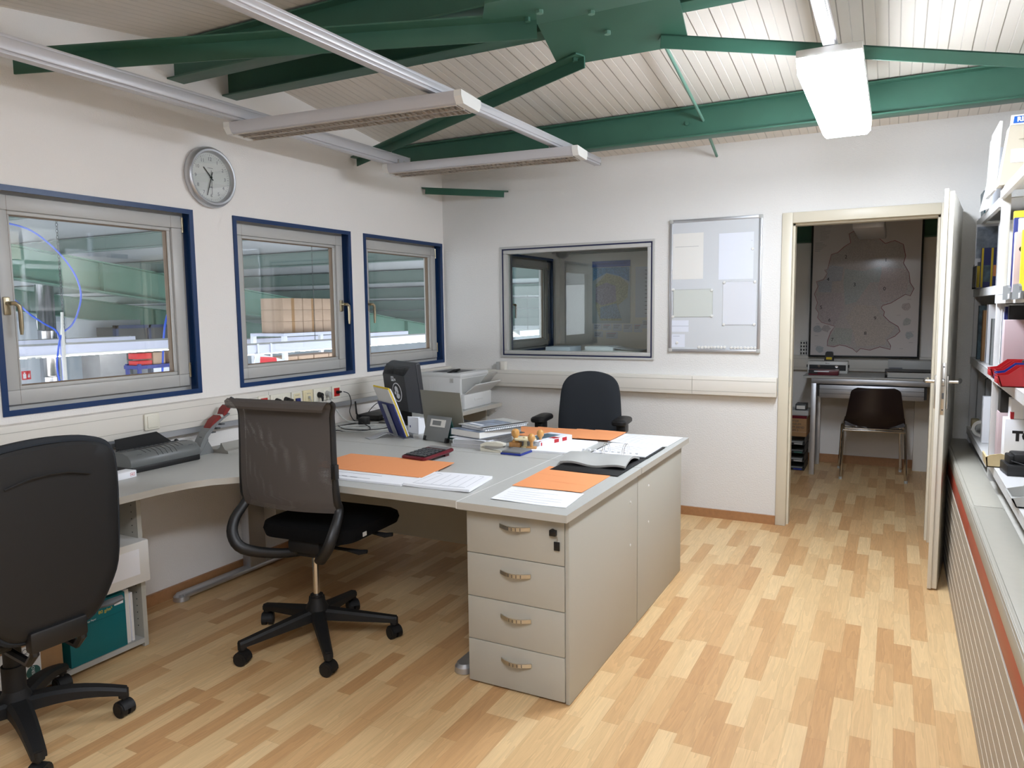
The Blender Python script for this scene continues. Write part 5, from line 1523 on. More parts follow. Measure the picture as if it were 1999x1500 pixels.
# --- folders on the upper shelf
FG = 'folders on the upper shelf'
def hole_extra(t, w, d, h):
    MB().cyl((-w+0.026, -d-0.0004, h*0.72), (-w+0.026, -d+0.001, h*0.72), 0.012, n=18).build('finger_hole', m_black, t)
slabthing('folder', 'tall yellow folder at the back of the upper shelf row', 'folder', 3.688, 3.98, -1.265, -1.235, 1.4955, 1.845, m_yellow, FG)
slabthing('folder', 'navy folder between yellow and mauve folders on the upper shelf', 'folder', 3.683, 3.98, -1.315, -1.285, 1.4955, 1.812, m_navy, FG)
slabthing('folder', 'white folder tucked behind the mauve folder on the upper shelf', 'folder', 3.696, 3.98, -1.355, -1.330, 1.4955, 1.805, m_paper2, FG)
slabthing('folder', 'mauve folder with round finger hole on the upper shelf', 'folder', 3.680, 3.98, -1.405, -1.370, 1.4955, 1.745, m_pink, FG, extra=hole_extra)
slabthing('folder', 'yellow folder cut by the right picture edge on the upper shelf', 'folder', 3.699, 3.98, -1.445, -1.418, 1.4955, 1.75, m_yellow, FG)
for y0, lab in ((-1.62, 'grey label holder clipped to the upper shelf edge, its left one'), (-1.90, 'grey label holder clipped to the upper shelf edge, beyond the first one')):
    t = thing('label_holder', lab, 'label holder', (3.640, y0, 1.468), 0, 'label holders')
    MB().prism([(-0.10, 0.0), (0.12, 0.0), (0.12, 0.055), (-0.02, 0.055), (-0.05, 0.045), (-0.06, 0.030), (-0.10, 0.028)], -0.004, 0.004, 'x').build('clip', m_greypl, t)
    MB().box(-0.007, -0.0042, -0.095, -0.065, 0.004, 0.022).build('label', m_paper, t)
# --- middle shelf
slabthing('carton', 'mauve carton panel on the middle shelf above the red bins', 'box', 3.660, 3.98, -1.40, -1.335, 1.1505, 1.385, m_pink, SG)
slabthing('book', 'black book behind the mauve carton on the middle shelf', 'book', 3.686, 3.95, -1.285, -1.245, 1.1505, 1.445, m_black, 'books behind the mauve carton', pages=True)
slabthing('book', 'white book spine at the left end behind the mauve carton', 'book', 3.671, 3.95, -1.190, -1.165, 1.1505, 1.43, m_paper, 'books behind the mauve carton', pages=True)
slabthing('book', 'navy book between white and black books behind the mauve carton', 'book', 3.677, 3.95, -1.235, -1.200, 1.1505, 1.44, m_navy, 'books behind the mauve carton', pages=True)
def bin_(y, mat, label, x=3.70, w=0.052, z=1.1505):
    t = thing('storage_bin', label, 'storage bin', (x, y, z), 0, 'small parts bins on the middle shelf')
    mb = MB(); th = 0.003; L = 0.085
    mb.box(-L, L, -w, w, 0, th)
    mb.prism([(-L, 0), (L, 0), (L, 0.075), (-0.03, 0.075), (-L+0.02, 0.045), (-L-0.012, 0.04)], -w, -w+th, 'y')
    mb.prism([(-L, 0), (L, 0), (L, 0.075), (-0.03, 0.075), (-L+0.02, 0.045), (-L-0.012, 0.04)], w-th, w, 'y')
    mb.box(L-th, L, -w, w, 0, 0.075)
    mb.prism([(-L, 0), (-L+th, 0), (-L-0.009, 0.04), (-L-0.014, 0.042), (-L-0.012, 0.036)], -w, w, 'y')
    mb.build('bin_body', mat, t)
    MB().box(-L-0.0135, -L-0.006, -w+0.012, w-0.012, 0.012, 0.032, 0.001).build('label_rib', mat, t)
    return t
bin_(-1.50, m_red, 'red storage bin at the left end of the bin row on the middle shelf')
bin_(-1.615, m_red, 'second red storage bin from the left on the middle shelf', 3.71)
bin_(-1.73, m_bluebin, 'blue storage bin between red bins on the middle shelf')
bin_(-1.845, m_red, 'red storage bin right of the blue bin on the middle shelf', 3.69)
slabthing('clamp', 'small black clamp lying in the red bins on the middle shelf', 'clamp', 3.70, 3.79, -1.63, -1.60, 1.20, 1.232, m_black, None, 0.006)
# --- lower shelf
slabthing('carton', 'mauve carton on the lower shelf behind the white lettered box', 'box', 3.674, 3.98, -1.235, -1.15, 0.7625, 0.975, m_pink, SG)
slabthing('carton', 'black box on top of the mauve carton on the lower shelf', 'box', 3.678, 3.98, -1.235, -1.15, 0.976, 1.075, m_black, SG)
slabthing('carton', 'black flat lid under the middle shelf on the black box', 'box', 3.673, 3.98, -1.24, -1.145, 1.0765, 1.104, m_blackm, SG)
def to_extra(t, w, d, h):
    MB().text('TO', 0.056, (-w+0.030, -d-0.0004, h*0.63), RY, 0.0004, 0, 'LEFT', 3, 0.0035).build('lettering', m_inkblk, t)
slabthing('carton', 'white carton with black letters TO on the lower shelf', 'box', 3.686, 3.98, -1.345, -1.26, 0.7625, 0.962, m_paper, SG, extra=to_extra)
def red_extra(t, w, d, h):
    MB().box(-w-0.0006, -w+0.012, -d-0.0006, -d+0.02, 0, 0.03).build('red_corner', m_red, t)
slabthing('carton', 'white carton with red corner standing on the lettered carton', 'box', 3.705, 3.98, -1.345, -1.26, 0.963, 1.048, m_paper, SG, extra=red_extra)
tr = thing('tan_tray', 'tan plastic tray end sticking over the lower shelf edge', 'tray', (3.665, -1.30, 0.7625))
MB().prism([(-0.045, 0), (0.04, 0), (0.05, 0.045), (0.005, 0.06), (-0.035, 0.052), (-0.05, 0.04)], -0.12, -0.114, 'y').box(-0.045, 0.04, -0.12, 0.02, 0, 0.004).prism([(-0.045, 0), (-0.041, 0), (-0.044, 0.045), (-0.05, 0.043)], -0.12, 0.02, 'y').build('tray_body', m_tan, tr)
o = MB().box(-0.004, 0.004, -0.05, 0.05, 0, 0.15, 0.001).build('tan_board', m_tan, None, (3.735, -1.42, 0.7635), (0, math.radians(24), 0))
tag(o, 'tan board leaning in front of the lettered carton on the lower shelf', 'board')
cg = thing('charger', 'black battery charger with cable on the lower shelf front', 'charger', (3.742, -1.52, 0.7628), math.radians(6))
MB().box(-0.075, 0.10, -0.06, 0.06, 0, 0.045, 0.004).build('charger_base', m_black, cg)
MB().box(-0.05, 0.09, -0.045, 0.05, 0.05, 0.088, 0.010).box(-0.065, -0.045, -0.04, 0.04, 0.044, 0.08, 0.006).build('battery', m_blackm, cg)
MB().box(0.0, 0.03, -0.0465, -0.045, 0.055, 0.08).build('label', m_paper, cg)
MB().tube([(-0.06, -0.05, 0.06), (-0.02, -0.07, 0.05), (0.03, -0.072, 0.07), (0.08, -0.068, 0.085), (0.14, -0.06, 0.09)], 0.0025, 6).build('cable', m_blackm, cg)
gt = thing('grey_tray', 'grey translucent tray corner at the right edge on the lower shelf', 'tray', (3.70, -2.05, 0.7628))
MB().prism([(-0.06, 0), (0.10, 0), (0.10, 0.05), (0.0, 0.05), (-0.075, 0.03)], -0.08, -0.076, 'y').prism([(-0.06, 0), (0.10, 0), (0.10, 0.05), (0.0, 0.05), (-0.075, 0.03)], 0.076, 0.08, 'y').box(-0.06, 0.10, -0.08, 0.08, 0, 0.004).prism([(-0.06, 0), (-0.056, 0), (-0.069, 0.03), (-0.075, 0.03)], -0.08, 0.08, 'y').build('tray_body', m_greylt, gt)

# --- far bay
o = MB().box(-0.003, 0.003, -0.09, 0.09, 0, 0.145, 0.0).build('glitter_card', m_glitter, None, (3.668, -0.16, 1.926), (0, math.radians(-3), 0))
tag(o, 'teal glitter card standing at the far end of the shelving top', 'card')
o = MB().lathe([(0.028, 0), (0.028, 0.33), (0.022, 0.33), (0.022, 0.30)], 20).build('paper_roll', m_paper2, None, (3.695, -0.44, 1.926))
tag(o, 'pale blue paper roll standing on the far shelving top', 'paper roll')
sheet_o = MB().sheet(lambda u, v: (-0.015-0.03*u*(1-v), -0.10+0.2*u, 0.16*v), 6, 6, 0.001).build('paper_sheet', m_paper, None, (3.665, -0.62, 1.9265))
tag(sheet_o, 'loose white sheet leaning at the front of the far shelving top', 'paper')
mh = thing('magazine_holder', 'grey magazine holder with photo brochures in the far shelving bay', 'magazine holder', (3.685, -0.36, 1.5355))
MB().box(-0.062, 0.10, -0.10, 0.10, 0, 0.006).box(-0.062, -0.058, -0.10, 0.10, 0, 0.12).box(0.096, 0.10, -0.10, 0.10, 0, 0.34).prism([(-0.062, 0), (0.10, 0), (0.10, 0.34), (0.02, 0.34), (-0.062, 0.12)], 0.096, 0.10, 'y').build('holder_body', m_greydk, mh)
MG = 'brochures in the magazine holder'
def card(label, x0, x1, y, z0, z1, mats, parts=()):
    t = thing('brochure', label, 'brochure', ((x0+x1)/2, y, z0), 0, MG)
    w = (x1-x0)/2
    MB().box(-w, w, -0.003, 0.003, 0, z1-z0).build('cover', mats, t)
    for nm, m_, a, b, c, d in parts:
        MB().box(a, b, -0.0036, -0.003, c, d).build(nm, m_, t)
card('grey brochure with workshop photo in the magazine holder', 3.628, 3.775, -0.29, 1.542, 1.885, m_paper2, (('photo', m_photo, -0.07, 0.07, 0.16, 0.33), ('text_block', m_ink, -0.06, 0.0, 0.10, 0.14)))
card('navy and yellow striped brochure in front in the magazine holder', 3.652, 3.775, -0.33, 1.542, 1.755, m_navy, (('yellow_stripe', m_yellow, -0.058, -0.048, 0.0, 0.212), ('yellow_stripe', m_yellow, -0.014, -0.004, 0.0, 0.212), ('photo', m_photo2, -0.046, -0.016, 0.03, 0.12), ('photo', m_orange, -0.002, 0.05, 0.06, 0.12)))
card('yellow brochure edge at the left of the magazine holder', 3.628, 3.69, -0.31, 1.542, 1.66, m_yellow)
slabthing('folder', 'white folder standing beside the magazine holder in the far bay', 'folder', 3.700, 3.98, -0.62, -0.58, 1.5355, 1.86, m_paper, FG)
BK = 'books in the far shelving bay'
slabthing('book', 'tan spined book at the far end of the book row in the far bay', 'book', 3.672, 3.90, -0.17, -0.14, 1.1505, 1.435, m_tan, BK, pages=True)
slabthing('book', 'book with dark blue photo cover in the far shelving bay', 'book', 3.658, 3.90, -0.30, -0.27, 1.1505, 1.445, m_photo2, BK, pages=True)
slabthing('book', 'brown photo book in the middle of the far bay row', 'book', 3.664, 3.90, -0.46, -0.43, 1.1505, 1.42, m_brown, BK, pages=True)
slabthing('book', 'tall white catalogue in the far shelving bay', 'book', 3.672, 3.93, -0.60, -0.555, 1.1505, 1.45, m_paper, BK, pages=True)
slabthing('book', 'shorter silver grey book nearest the post in the far bay', 'book', 3.676, 3.93, -0.76, -0.72, 1.1505, 1.38, m_greypl, BK, pages=True)
slabthing('folder', 'dark grey lever file on the lowest shelf of the far bay', 'folder', 3.715, 3.98, -0.30, -0.25, 0.7425, 1.06, m_greydk, 'files on the lowest far shelf')
slabthing('folder', 'silver grey file in front of the dark one on the lowest far shelf', 'folder', 3.700, 3.98, -0.40, -0.35, 0.7425, 1.05, m_greypl, 'files on the lowest far shelf')
slabthing('carton', 'white upright carton on the lowest shelf of the far bay', 'box', 3.668, 3.71, -0.66, -0.60, 0.7425, 0.98, m_paper, SG)
o = MB().prism([(-0.05, 0), (0.06, 0), (0.06, 0.14)], -0.004, 0.004, 'y').build('set_square', m_white, None, (3.70, -0.22, 0.7428))
tag(o, 'white triangular plate standing at the far end of the lowest shelf', 'plate')
o = MB().lathe([(0.030, -0.012), (0.045, -0.012), (0.045, 0.012), (0.030, 0.012), (0.030, -0.012)], 28, 0, (0, 0, 0.0455), (0.25, 1, 0)).build('tape_roll', m_white, None, (3.685, -0.46, 0.7426))
tag(o, 'roll of white tape standing on the lowest shelf of the far bay', 'tape')
slabthing('small_case', 'small dark case beside the tape roll on the lowest far shelf', 'case', 3.712, 3.76, -0.585, -0.565, 0.7425, 0.82, m_greydk, SG)
o = MB().box(-0.02, 0.02, -0.03, 0.03, 0, 0.05, 0.006).build('tan_clip', m_tan, None, (3.685, -0.10, 0.7426))
tag(o, 'tan plastic clip at the far end of the lowest shelf', 'clip')

# ================================================================== DARK ROOM BEHIND
tbm = thing('metal_table', 'metal work table with aluminium drawers in the dark room behind the door', 'table', (3.08, 1.98, 0))
MB().box(-0.52, 0.52, -0.31, 0.24, 0.842, 0.858, 0.002).build('table_top', m_greylt, tbm)
MB().box(-0.45, 0.50, -0.30, -0.27, 0.795, 0.842, 0.003).box(-0.45, 0.50, 0.19, 0.22, 0.795, 0.842, 0.003).box(-0.45, -0.42, -0.27, 0.19, 0.795, 0.842).box(0.47, 0.50, -0.27, 0.19, 0.795, 0.842).build('rail_frame', m_alu, tbm)
for x in (-0.45, 0.46):
    for y in (-0.30, 0.18): MB().box(x, x+0.042, y, y+0.042, 0.0, 0.80, 0.003).build('leg', m_alu, tbm)
mb = MB().box(-0.385, 0.40, -0.285, 0.15, 0.675, 0.785, 0.003)
for z_ in (0.712, 0.75): mb.box(-0.385, 0.40, -0.2862, -0.284, z_-0.0015, z_+0.0015, 0, 1)
mb.build('drawer_front', [m_alu, m_greydk], tbm)
MB().box(-0.405, -0.385, -0.27, 0.15, 0.685, 0.795).box(0.40, 0.42, -0.27, 0.15, 0.685, 0.795).build('drawer_slide', m_black, tbm)

pc = thing('shell_chair', 'dark brown plastic shell chair on chrome legs in the room behind the door', 'chair', (3.11, 1.86, 0), math.radians(5))
def shell(u, v):
    x = 2*u-1
    if v < 0.5:
        t = v/0.5; y = 0.20-0.40*t; z = 0.445+0.012*x*x-0.01*math.sin(PI*t); hw = 0.205+0.015*t
    else:
        t = (v-0.5)/0.5; a = min(1, t*2.2)
        y = -0.20-0.055*math.sin(a*PI/2)-0.035*t; z = 0.445-0.01+0.345*t; hw = 0.235-0.055*t
        if t > 0.88: hw -= 0.045*((t-0.88)/0.12)**2.5
    y2 = y+0.05*x*x*(1 if v > 0.5 else 0.3)
    return (x*hw, y2, z+(0.03*x*x*(1-abs(2*v-1)) if v < 0.6 else 0))
MB().sheet(shell, 20, 64, 0.006).build('seat_shell', m_brownpl, pc)
for s in (-1, 1):
    mb = MB().tube([(s*0.245, -0.235, 0.004), (s*0.235, -0.215, 0.36), (s*0.232, -0.21, 0.44), (s*0.230, -0.18, 0.475), (s*0.228, -0.10, 0.470), (s*0.226, 0.08, 0.445), (s*0.228, 0.16, 0.43), (s*0.230, 0.19, 0.40), (s*0.245, 0.22, 0.004)], 0.011, 10)
    mb.build('side_frame', m_chrome, pc)
MB().cyl((-0.234, -0.213, 0.418), (0.234, -0.213, 0.418), 0.010, n=10).cyl((-0.226, 0.08, 0.43), (0.226, 0.08, 0.43), 0.010, n=10).cyl((-0.226, -0.12, 0.42), (0.226, -0.12, 0.42), 0.010, n=10).build('cross_bar', m_chrome, pc)
for s in (-1, 1):
    for y in (-0.236, 0.221): MB().cyl((s*0.245, y, 0), (s*0.245, y, 0.022), 0.013, n=10).build('foot_cap', m_greylt, pc)

wm = thing('wall_map', 'large framed postcode map on the wall behind the metal table', 'map', (2.998, 2.213, 1.598))
wm.scale = (0.989, 1, 0.989)
MB().box(-0.445, 0.445, -0.012, 0, -0.605, 0.610).build('sheet', M('map_paper', (206, 200, 198), 0.22, coat=0.5), wm)
ring(MB(), 'y', -0.018, 0.0, -0.452, 0.452, -0.613, 0.618, 0.016, 0, 0.002).build('frame', m_black, wm)
def mp(cx, cy):          # crop pixel -> map coordinates
    v = (cy-100)/(1460-100)
    xl = 95+(62-95)*v; xr = 1240+(1170-1240)*v
    return -0.437+0.874*(cx-xl)/(xr-xl), 0.60-1.197*(cy-(100-52*(cx-95)/1145*(1-v)))/(1460-100)
coast = [(275, 465), (250, 560), (215, 570), (245, 605), (205, 670), (125, 690), (145, 740), (105, 820), (140, 910), (120, 970), (155, 1020), (140, 1065), (185, 1115), (330, 1155), (285, 1215), (250, 1310), (248, 1360), (320, 1372), (380, 1350), (440, 1360), (520, 1390), (560, 1425), (600, 1385), (700, 1400), (800, 1365), (905, 1390), (910, 1350), (875, 1290), (955, 1250), (1005, 1200), (985, 1150), (900, 1100), (840, 1040), (850, 1000), (815, 960), (830, 935), (915, 910), (1060, 820), (1110, 835), (1148, 760), (1110, 700), (1100, 600), (1045, 500), (1068, 430), (1045, 310), (960, 270), (860, 300), (800, 250), (700, 230), (620, 170), (560, 160), (480, 200), (500, 290), (430, 330), (360, 390), (290, 410)]
cp = [mp(*c) for c in coast]
def blotch(name, col): return M(name, tuple(int(0.5*a+0.5*b) for a, b in zip(col, (172, 166, 165))), 0.28, noise=0.32, nscale=260, coat=0.4)
m_land = blotch('map_land', (176, 168, 166))
MB().prism(cp, -0.0126, -0.0119, 'y').build('land_area', m_land, wm)
regs = [('map_blue_area', (150, 160, 178), [(280, 520), (420, 540), (400, 680), (300, 690), (290, 800), (150, 800), (145, 700), (240, 660), (250, 560)]),
        ('map_teal_area', (150, 170, 172), [(440, 560), (640, 580), (820, 530), (820, 690), (700, 700), (560, 900), (440, 930), (420, 700)]),
        ('map_rose_area', (182, 158, 154), [(835, 540), (1085, 560), (1090, 720), (1060, 810), (900, 900), (820, 900), (780, 760)]),
        ('map_mauve_area', (172, 156, 160), [(150, 830), (400, 800), (430, 960), (330, 1140), (190, 1105), (150, 960)]),
        ('map_green_area', (160, 170, 160), [(340, 1170), (520, 1180), (500, 1340), (260, 1350), (265, 1290)]),
        ('map_sand_area', (186, 172, 158), [(560, 930), (760, 940), (830, 1060), (960, 1160), (860, 1280), (860, 1340), (560, 1360), (520, 1190), (440, 1060)])]
for k_, (nm, c, poly) in enumerate(regs):
    MB().prism([mp(*q) for q in poly], -0.0129-0.00015*k_, -0.0125, 'y').build('tinted_area', blotch(nm, c), wm)
pts = [(x, -0.0136, z) for x, z in cp]
MB().tube(pts, 0.0022, 4, 0, True).build('border_line', M('map_border', (140, 62, 76), 0.5), wm)
mb = MB()
for d_, c in (('2', (448, 437)), ('1', (868, 470)), ('4', (256, 668)), ('3', (540, 722)), ('0', (850, 763)), ('5', (180, 960)), ('6', (272, 1092)), ('9', (753, 1069)), ('8', (652, 1225)), ('7', (302, 1297))):
    x, z = mp(*c); mb.text(d_, 0.045, (x, -0.0142, z), RY, 0.0002)
mb.build('area_digits', m_inkblk, wm)
mb = MB(); rg = random.Random(2)
for i in range(22):
    cy = 120+i*13 if i < 12 else 290+(i-12)*10
    x0, z = mp(165 if i < 12 else 110, cy); w = 0.04+0.06*rg.random()
    mb.box(x0, x0+w, -0.0128, -0.0121, z-0.0008, z+0.0008)
for cx, cy in ((1100, 870), (990, 1035), (1125, 1205), (1110, 1315), (1015, 1380), (145, 1130), (130, 1255), (130, 1365)):
    x, z = mp(cx, cy); mb.box(x-0.015, x+0.015, -0.0128, -0.0121, z-0.001, z+0.001)
mb.build('legend_lines', m_ink, wm)
for cx, cy, c in ((1070, 940, (178, 160, 158)), (140, 1190, (150, 158, 168)), (235, 1180, (168, 158, 160)), (1090, 1240, (156, 170, 178)), (170, 1400, (156, 170, 178)), (1070, 1100, (165, 170, 165))):
    x, z = mp(cx, cy)
    MB().prism([(x+0.035*(0.7+0.5*rg.random())*math.cos(k*PI/6), z+0.035*(0.7+0.5*rg.random())*math.sin(k*PI/6)) for k in range(12)], -0.0127, -0.0119, 'y').build('city_inset', blotch('map_inset', c), wm)

o = MB().box(-0.105, 0.105, -0.5, 0.5, 0.0, 0.075, 0.01).cyl((0, -0.35, 0.07), (0, -0.35, 0.375), 0.006, n=8).cyl((0, 0.35, 0.07), (0, 0.35, 0.285), 0.006, n=8).build('ceiling_lamp', m_track, None, (3.055, 1.40, 2.01))
tag(o, 'unlit grey ceiling lamp end showing in front of the wall map', 'ceiling lamp')
bm_ = thing('binding_machine', 'white and black binding machine on the metal table under the map', 'binding machine', (2.73, 2.06, 0.858))
MB().box(-0.165, 0.165, -0.05, 0.11, 0.0, 0.105, 0.005).build('body', m_white, bm_)
MB().box(-0.15, 0.15, -0.053, -0.049, 0.025, 0.075).build('dark_front', m_black, bm_)
mb = MB()
for x in (-0.07, 0.075): mb.cyl((x, -0.058, 0.062), (x, -0.050, 0.062), 0.012, n=14)
mb.build('chrome_knob', m_chrome, bm_)
MB().text('ibico', 0.018, (0.0, -0.0505, 0.088), RY, 0.0003).build('lettering', m_inkblk, bm_)
for s in (-1, 1): MB().cyl((s*0.165, 0, 0.06), (s*0.176, 0, 0.06), 0.012, n=12).build('side_knob', m_black, bm_)
o = MB().prism([(-0.04, 0), (0.04, 0), (0.030, 0.075), (0.022, 0.082), (-0.022, 0.082), (-0.030, 0.075)], -0.03, 0.03, 'y').box(-0.024, 0.024, -0.0306, -0.030, 0.012, 0.034, 0, 1).build('tape_dispenser', [m_black, m_yellow], None, (2.735, 2.12, 0.9635))
tag(o, 'black upright device with yellow label standing on the binding machine', 'device')
o = MB().box(-0.125, 0.115, -0.07, 0.07, 0, 0.045, 0.004).box(-0.08, 0.04, -0.0706, -0.07, 0.028, 0.038, 0, 1).box(-0.125, -0.05, -0.0705, -0.069, 0.012, 0.045, 0, 2).build('red_case', [m_redd, m_paper, m_black], None, (2.72, 1.86, 0.8585))
tag(o, 'dark red case lying on the metal table before the binding machine', 'case')
t = thing('carton', 'flat grey carton at the back right of the metal table', 'box', (3.40, 2.10, 0.858))
MB().box(-0.19, 0.19, -0.10, 0.12, 0, 0.125, 0.002).build('carton_body', m_greylt, t)
MB().box(-0.18, -0.08, -0.1006, -0.10, 0.055, 0.065).build('printing', m_ink, t)
t = thing('ring_binder', 'black ring binder lying flat on the right of the metal table', 'binder', (3.36, 1.84, 0.858))
MB().box(-0.17, 0.17, -0.13, 0.13, 0, 0.004).box(-0.17, 0.17, -0.13, 0.13, 0.052, 0.056).box(-0.17, -0.165, -0.13, 0.13, 0, 0.056).build('cover', m_black, t)
MB().box(-0.15, 0.165, -0.125, 0.125, 0.004, 0.045).build('paper_block', m_greylt, t)
MB().cyl((-0.1705, -0.10, 0.03), (-0.165, -0.10, 0.03), 0.010, n=12).build('finger_ring', m_chrome, t)
t = thing('label_roll', 'white roll with black printed pattern standing on the trunking left of the map', 'roll', (2.50, 2.285, 0.998))
MB().lathe([(0.028, 0), (0.030, 0.004), (0.030, 0.134), (0.027, 0.138)], 20).build('roll_body', m_white, t)
mb = MB()
for i in range(4):
    for a in (-2.2, -1.4, -0.7):
        mb.box(0.0302*math.cos(a)-0.006, 0.0302*math.cos(a)+0.006, 0.0302*math.sin(a)-0.002, 0.0302*math.sin(a)+0.001, 0.012+i*0.032, 0.030+i*0.032)
mb.build('printed_pattern', m_inkblk, t)
# stack of trays and boxes at the left of the table
TG = 'black letter trays in the stack by the table'
for i in range(4):
    t = thing('letter_tray', '%s black letter tray in the stack left of the metal table' % ('lowest', 'second lowest', 'second highest', 'topmost')[i], 'letter tray', (2.44, 1.98, 0.0+i*0.076), 0, TG)
    mb = MB().box(-0.14, 0.14, -0.17, 0.15, 0.002, 0.006).box(-0.14, -0.136, -0.17, 0.15, 0.002, 0.070).box(0.136, 0.14, -0.17, 0.15, 0.002, 0.070).box(-0.14, 0.14, 0.146, 0.15, 0.002, 0.070).box(-0.14, 0.14, -0.172, -0.168, 0.002, 0.022)
    mb.build('tray_body', m_black, t)
    MB().box(0.05, 0.12, -0.1728, -0.172, 0.006, 0.018).build('label', [m_bluebin, m_greylt, m_greenpl, m_greylt][i], t)
    MB().box(-0.12, 0.12, -0.15, 0.14, 0.0065, 0.018+0.008*(i % 2)).build('papers', m_greylt, t)
t = thing('cardboard_box', 'brown cardboard box with handwritten words on the letter tray stack', 'box', (2.44, 1.97, 0.305))
MB().box(-0.15, 0.15, -0.16, 0.14, 0, 0.160, 0.002).build('carton_body', m_brown, t)
MB().box(-0.1505, 0.1505, -0.1605, 0.1405, 0.040, 0.043).build('lid_edge', m_brownlt, t)
mb = MB()
for i, s_ in enumerate(('ADAPTER', 'FÜR NEUM', 'VON KOPF-BEND', 'KOPF 2')):
    mb.text(s_, 0.026, (0.03+(0.012 if i % 2 else 0), -0.1604, 0.138-i*0.028), RY, 0.0002)
mb.build('handwriting', m_greydk, t)
slabthing('book', 'dark red edged catalogue on the handwritten cardboard box', 'book', 2.32, 2.59, 1.82, 2.10, 0.465, 0.490, m_redd, 'stack on the cardboard box', pages=True)
slabthing('paper_stack', 'white grey paper stack on top of the cardboard box', 'paper', 2.36, 2.60, 1.83, 2.08, 0.4905, 0.535, m_greylt, 'stack on the cardboard box')
slabthing('small_carton', 'small dark carton with white label topmost in the stack by the table', 'box', 2.49, 2.58, 1.84, 2.0, 0.5355, 0.59, m_greydk, 'stack on the cardboard box', extra=lambda t, w, d, h: MB().box(-w+0.01, w-0.01, -d-0.0006, -d, 0.012, h-0.012).build('label', m_paperold, t))

# seen through the inner window
m_mapp = M('country_map_print', (150, 170, 176), 0.5, noise=0.35, nscale=45)
t = thing('wall_map', 'tall country map poster with title bar seen through the inner window', 'map', (0.59, 2.32, 1.63))
MB().box(-0.21, 0.21, -0.004, 0, -0.33, 0.325).build('sheet', M('poster_paper', (186, 196, 200), 0.6), t)
MB().box(-0.21, 0.21, -0.0046, -0.0035, 0.26, 0.322).build('title_bar', M('poster_title', (92, 116, 186), 0.6), t)
MB().text('BUNDESREPUBLIK DEUTSCHLAND', 0.0225, (0, -0.0048, 0.292), RY, 0.0002).build('title', m_navy, t)
for nm, c, poly in (('poster_sea', (120, 160, 200), [(-0.2, 0.255), (0.2, 0.255), (0.2, 0.1), (0.1, 0.16), (-0.05, 0.2), (-0.2, 0.12)]), ('poster_land', (180, 180, 156), [(-0.17, 0.08), (-0.05, 0.19), (0.1, 0.15), (0.19, 0.08), (0.18, -0.06), (0.08, -0.14), (0.12, -0.30), (-0.12, -0.30), (-0.17, -0.15)]), ('poster_west', (166, 160, 174), [(-0.17, 0.05), (-0.05, 0.1), (0.05, 0.06), (0.06, -0.1), (-0.1, -0.14), (-0.17, -0.1)]), ('poster_south', (150, 168, 186), [(-0.12, -0.16), (0.06, -0.12), (0.12, -0.28), (-0.12, -0.28)])):
    MB().prism(poly, -0.0042-0.0004*{'poster_sea': 0, 'poster_land': 1, 'poster_west': 2, 'poster_south': 3}[nm], -0.0035, 'y').build('tinted_area', M(nm, c, 0.6, noise=0.4, nscale=110), t)
PG = 'papers pinned on the wall of the dark room'
pin = [(0.44, 1.265, 0.09, 0.06, 'pinned note under the left edge of the country map'), (0.545, 1.262, 0.10, 0.07, 'pinned note with red heading under the country map'), (0.66, 1.258, 0.10, 0.075, 'pinned note below the right part of the country map'), (0.775, 1.25, 0.10, 0.085, 'pinned note with blue mark right of the map bottom'), (0.885, 1.25, 0.09, 0.085, 'plain pinned note in the row right of the map bottom'), (0.985, 1.29, 0.11, 0.085, 'highest pinned note at the right end of the row'), (0.45, 1.185, 0.10, 0.06, 'lower pinned note at the left under the map'), (0.60, 1.175, 0.13, 0.07, 'wide lower pinned note under the map')]
for i, (x, z, w, h, lab) in enumerate(pin):
    mb = MB().box(-w/2, w/2, -0.0012, 0, -h/2, h/2)
    for k in range(3): mb.box(-w/2+0.01, w/2-0.02-0.01*k, -0.0016, -0.0012, h/2-0.018-0.014*k, h/2-0.014-0.014*k, 0, 1 if k or i % 3 != 1 else 2)
    tag(mb.build('pinned_note', [m_paper2, m_ink, m_red], None, (x, 2.32, z)), lab, 'note', PG)
mb = MB().box(-0.10, 0.10, -0.0012, 0, -0.26, 0.26)
for k in range(12): mb.box(0.0, 0.06-0.01*(k % 3), -0.0016, -0.0012, 0.22-0.04*k, 0.225-0.04*k, 0, 1)
tag(mb.build('wall_sheet', [m_paper2, m_ink], None, (0.955, 2.32, 1.62)), 'tall printed sheet on the dark room wall right of the country map', 'sheet')
t = thing('low_cabinet', 'grey cabinet in the dark room just behind the inner window', 'cabinet', (0.95, 0.42, 0))
MB().box(-0.75, 0.75, -0.29, 0.20, 0.0, 1.085, 0.003).build('cabinet_body', m_greylt, t)
for x in (-0.375, 0.375): MB().box(x-0.37, x+0.37, 0.20, 0.216, 0.02, 1.06, 0.002).build('door', m_greypl, t)
slabthing('carton', 'pale box on the cabinet behind the lower middle of the inner window', 'box', 0.77, 0.98, 0.28, 0.52, 1.086, 1.155, m_paper2, SG)
slabthing('carton', 'wide pale box on the cabinet at the right behind the inner window', 'box', 1.08, 1.55, 0.28, 0.55, 1.086, 1.130, m_paperold, SG)
slabthing('paper_stack', 'stack of paper folders on the wide pale box behind the inner window', 'paper', 1.10, 1.33, 0.30, 0.52, 1.1305, 1.160, m_paper, SG)
slabthing('paper_stack', 'flat pale sheets on the cabinet at the left behind the inner window', 'paper', 0.52, 0.76, 0.20, 0.40, 1.086, 1.108, m_paper, SG)
o = MB().sheet(lambda u, v: (-0.14+0.28*u, -0.10+0.2*v, 0.006+0.03*(1-u)**2), 10, 4, 0.003).build('curled_sheet', m_paper2, None, (1.42, 0.40, 1.130))
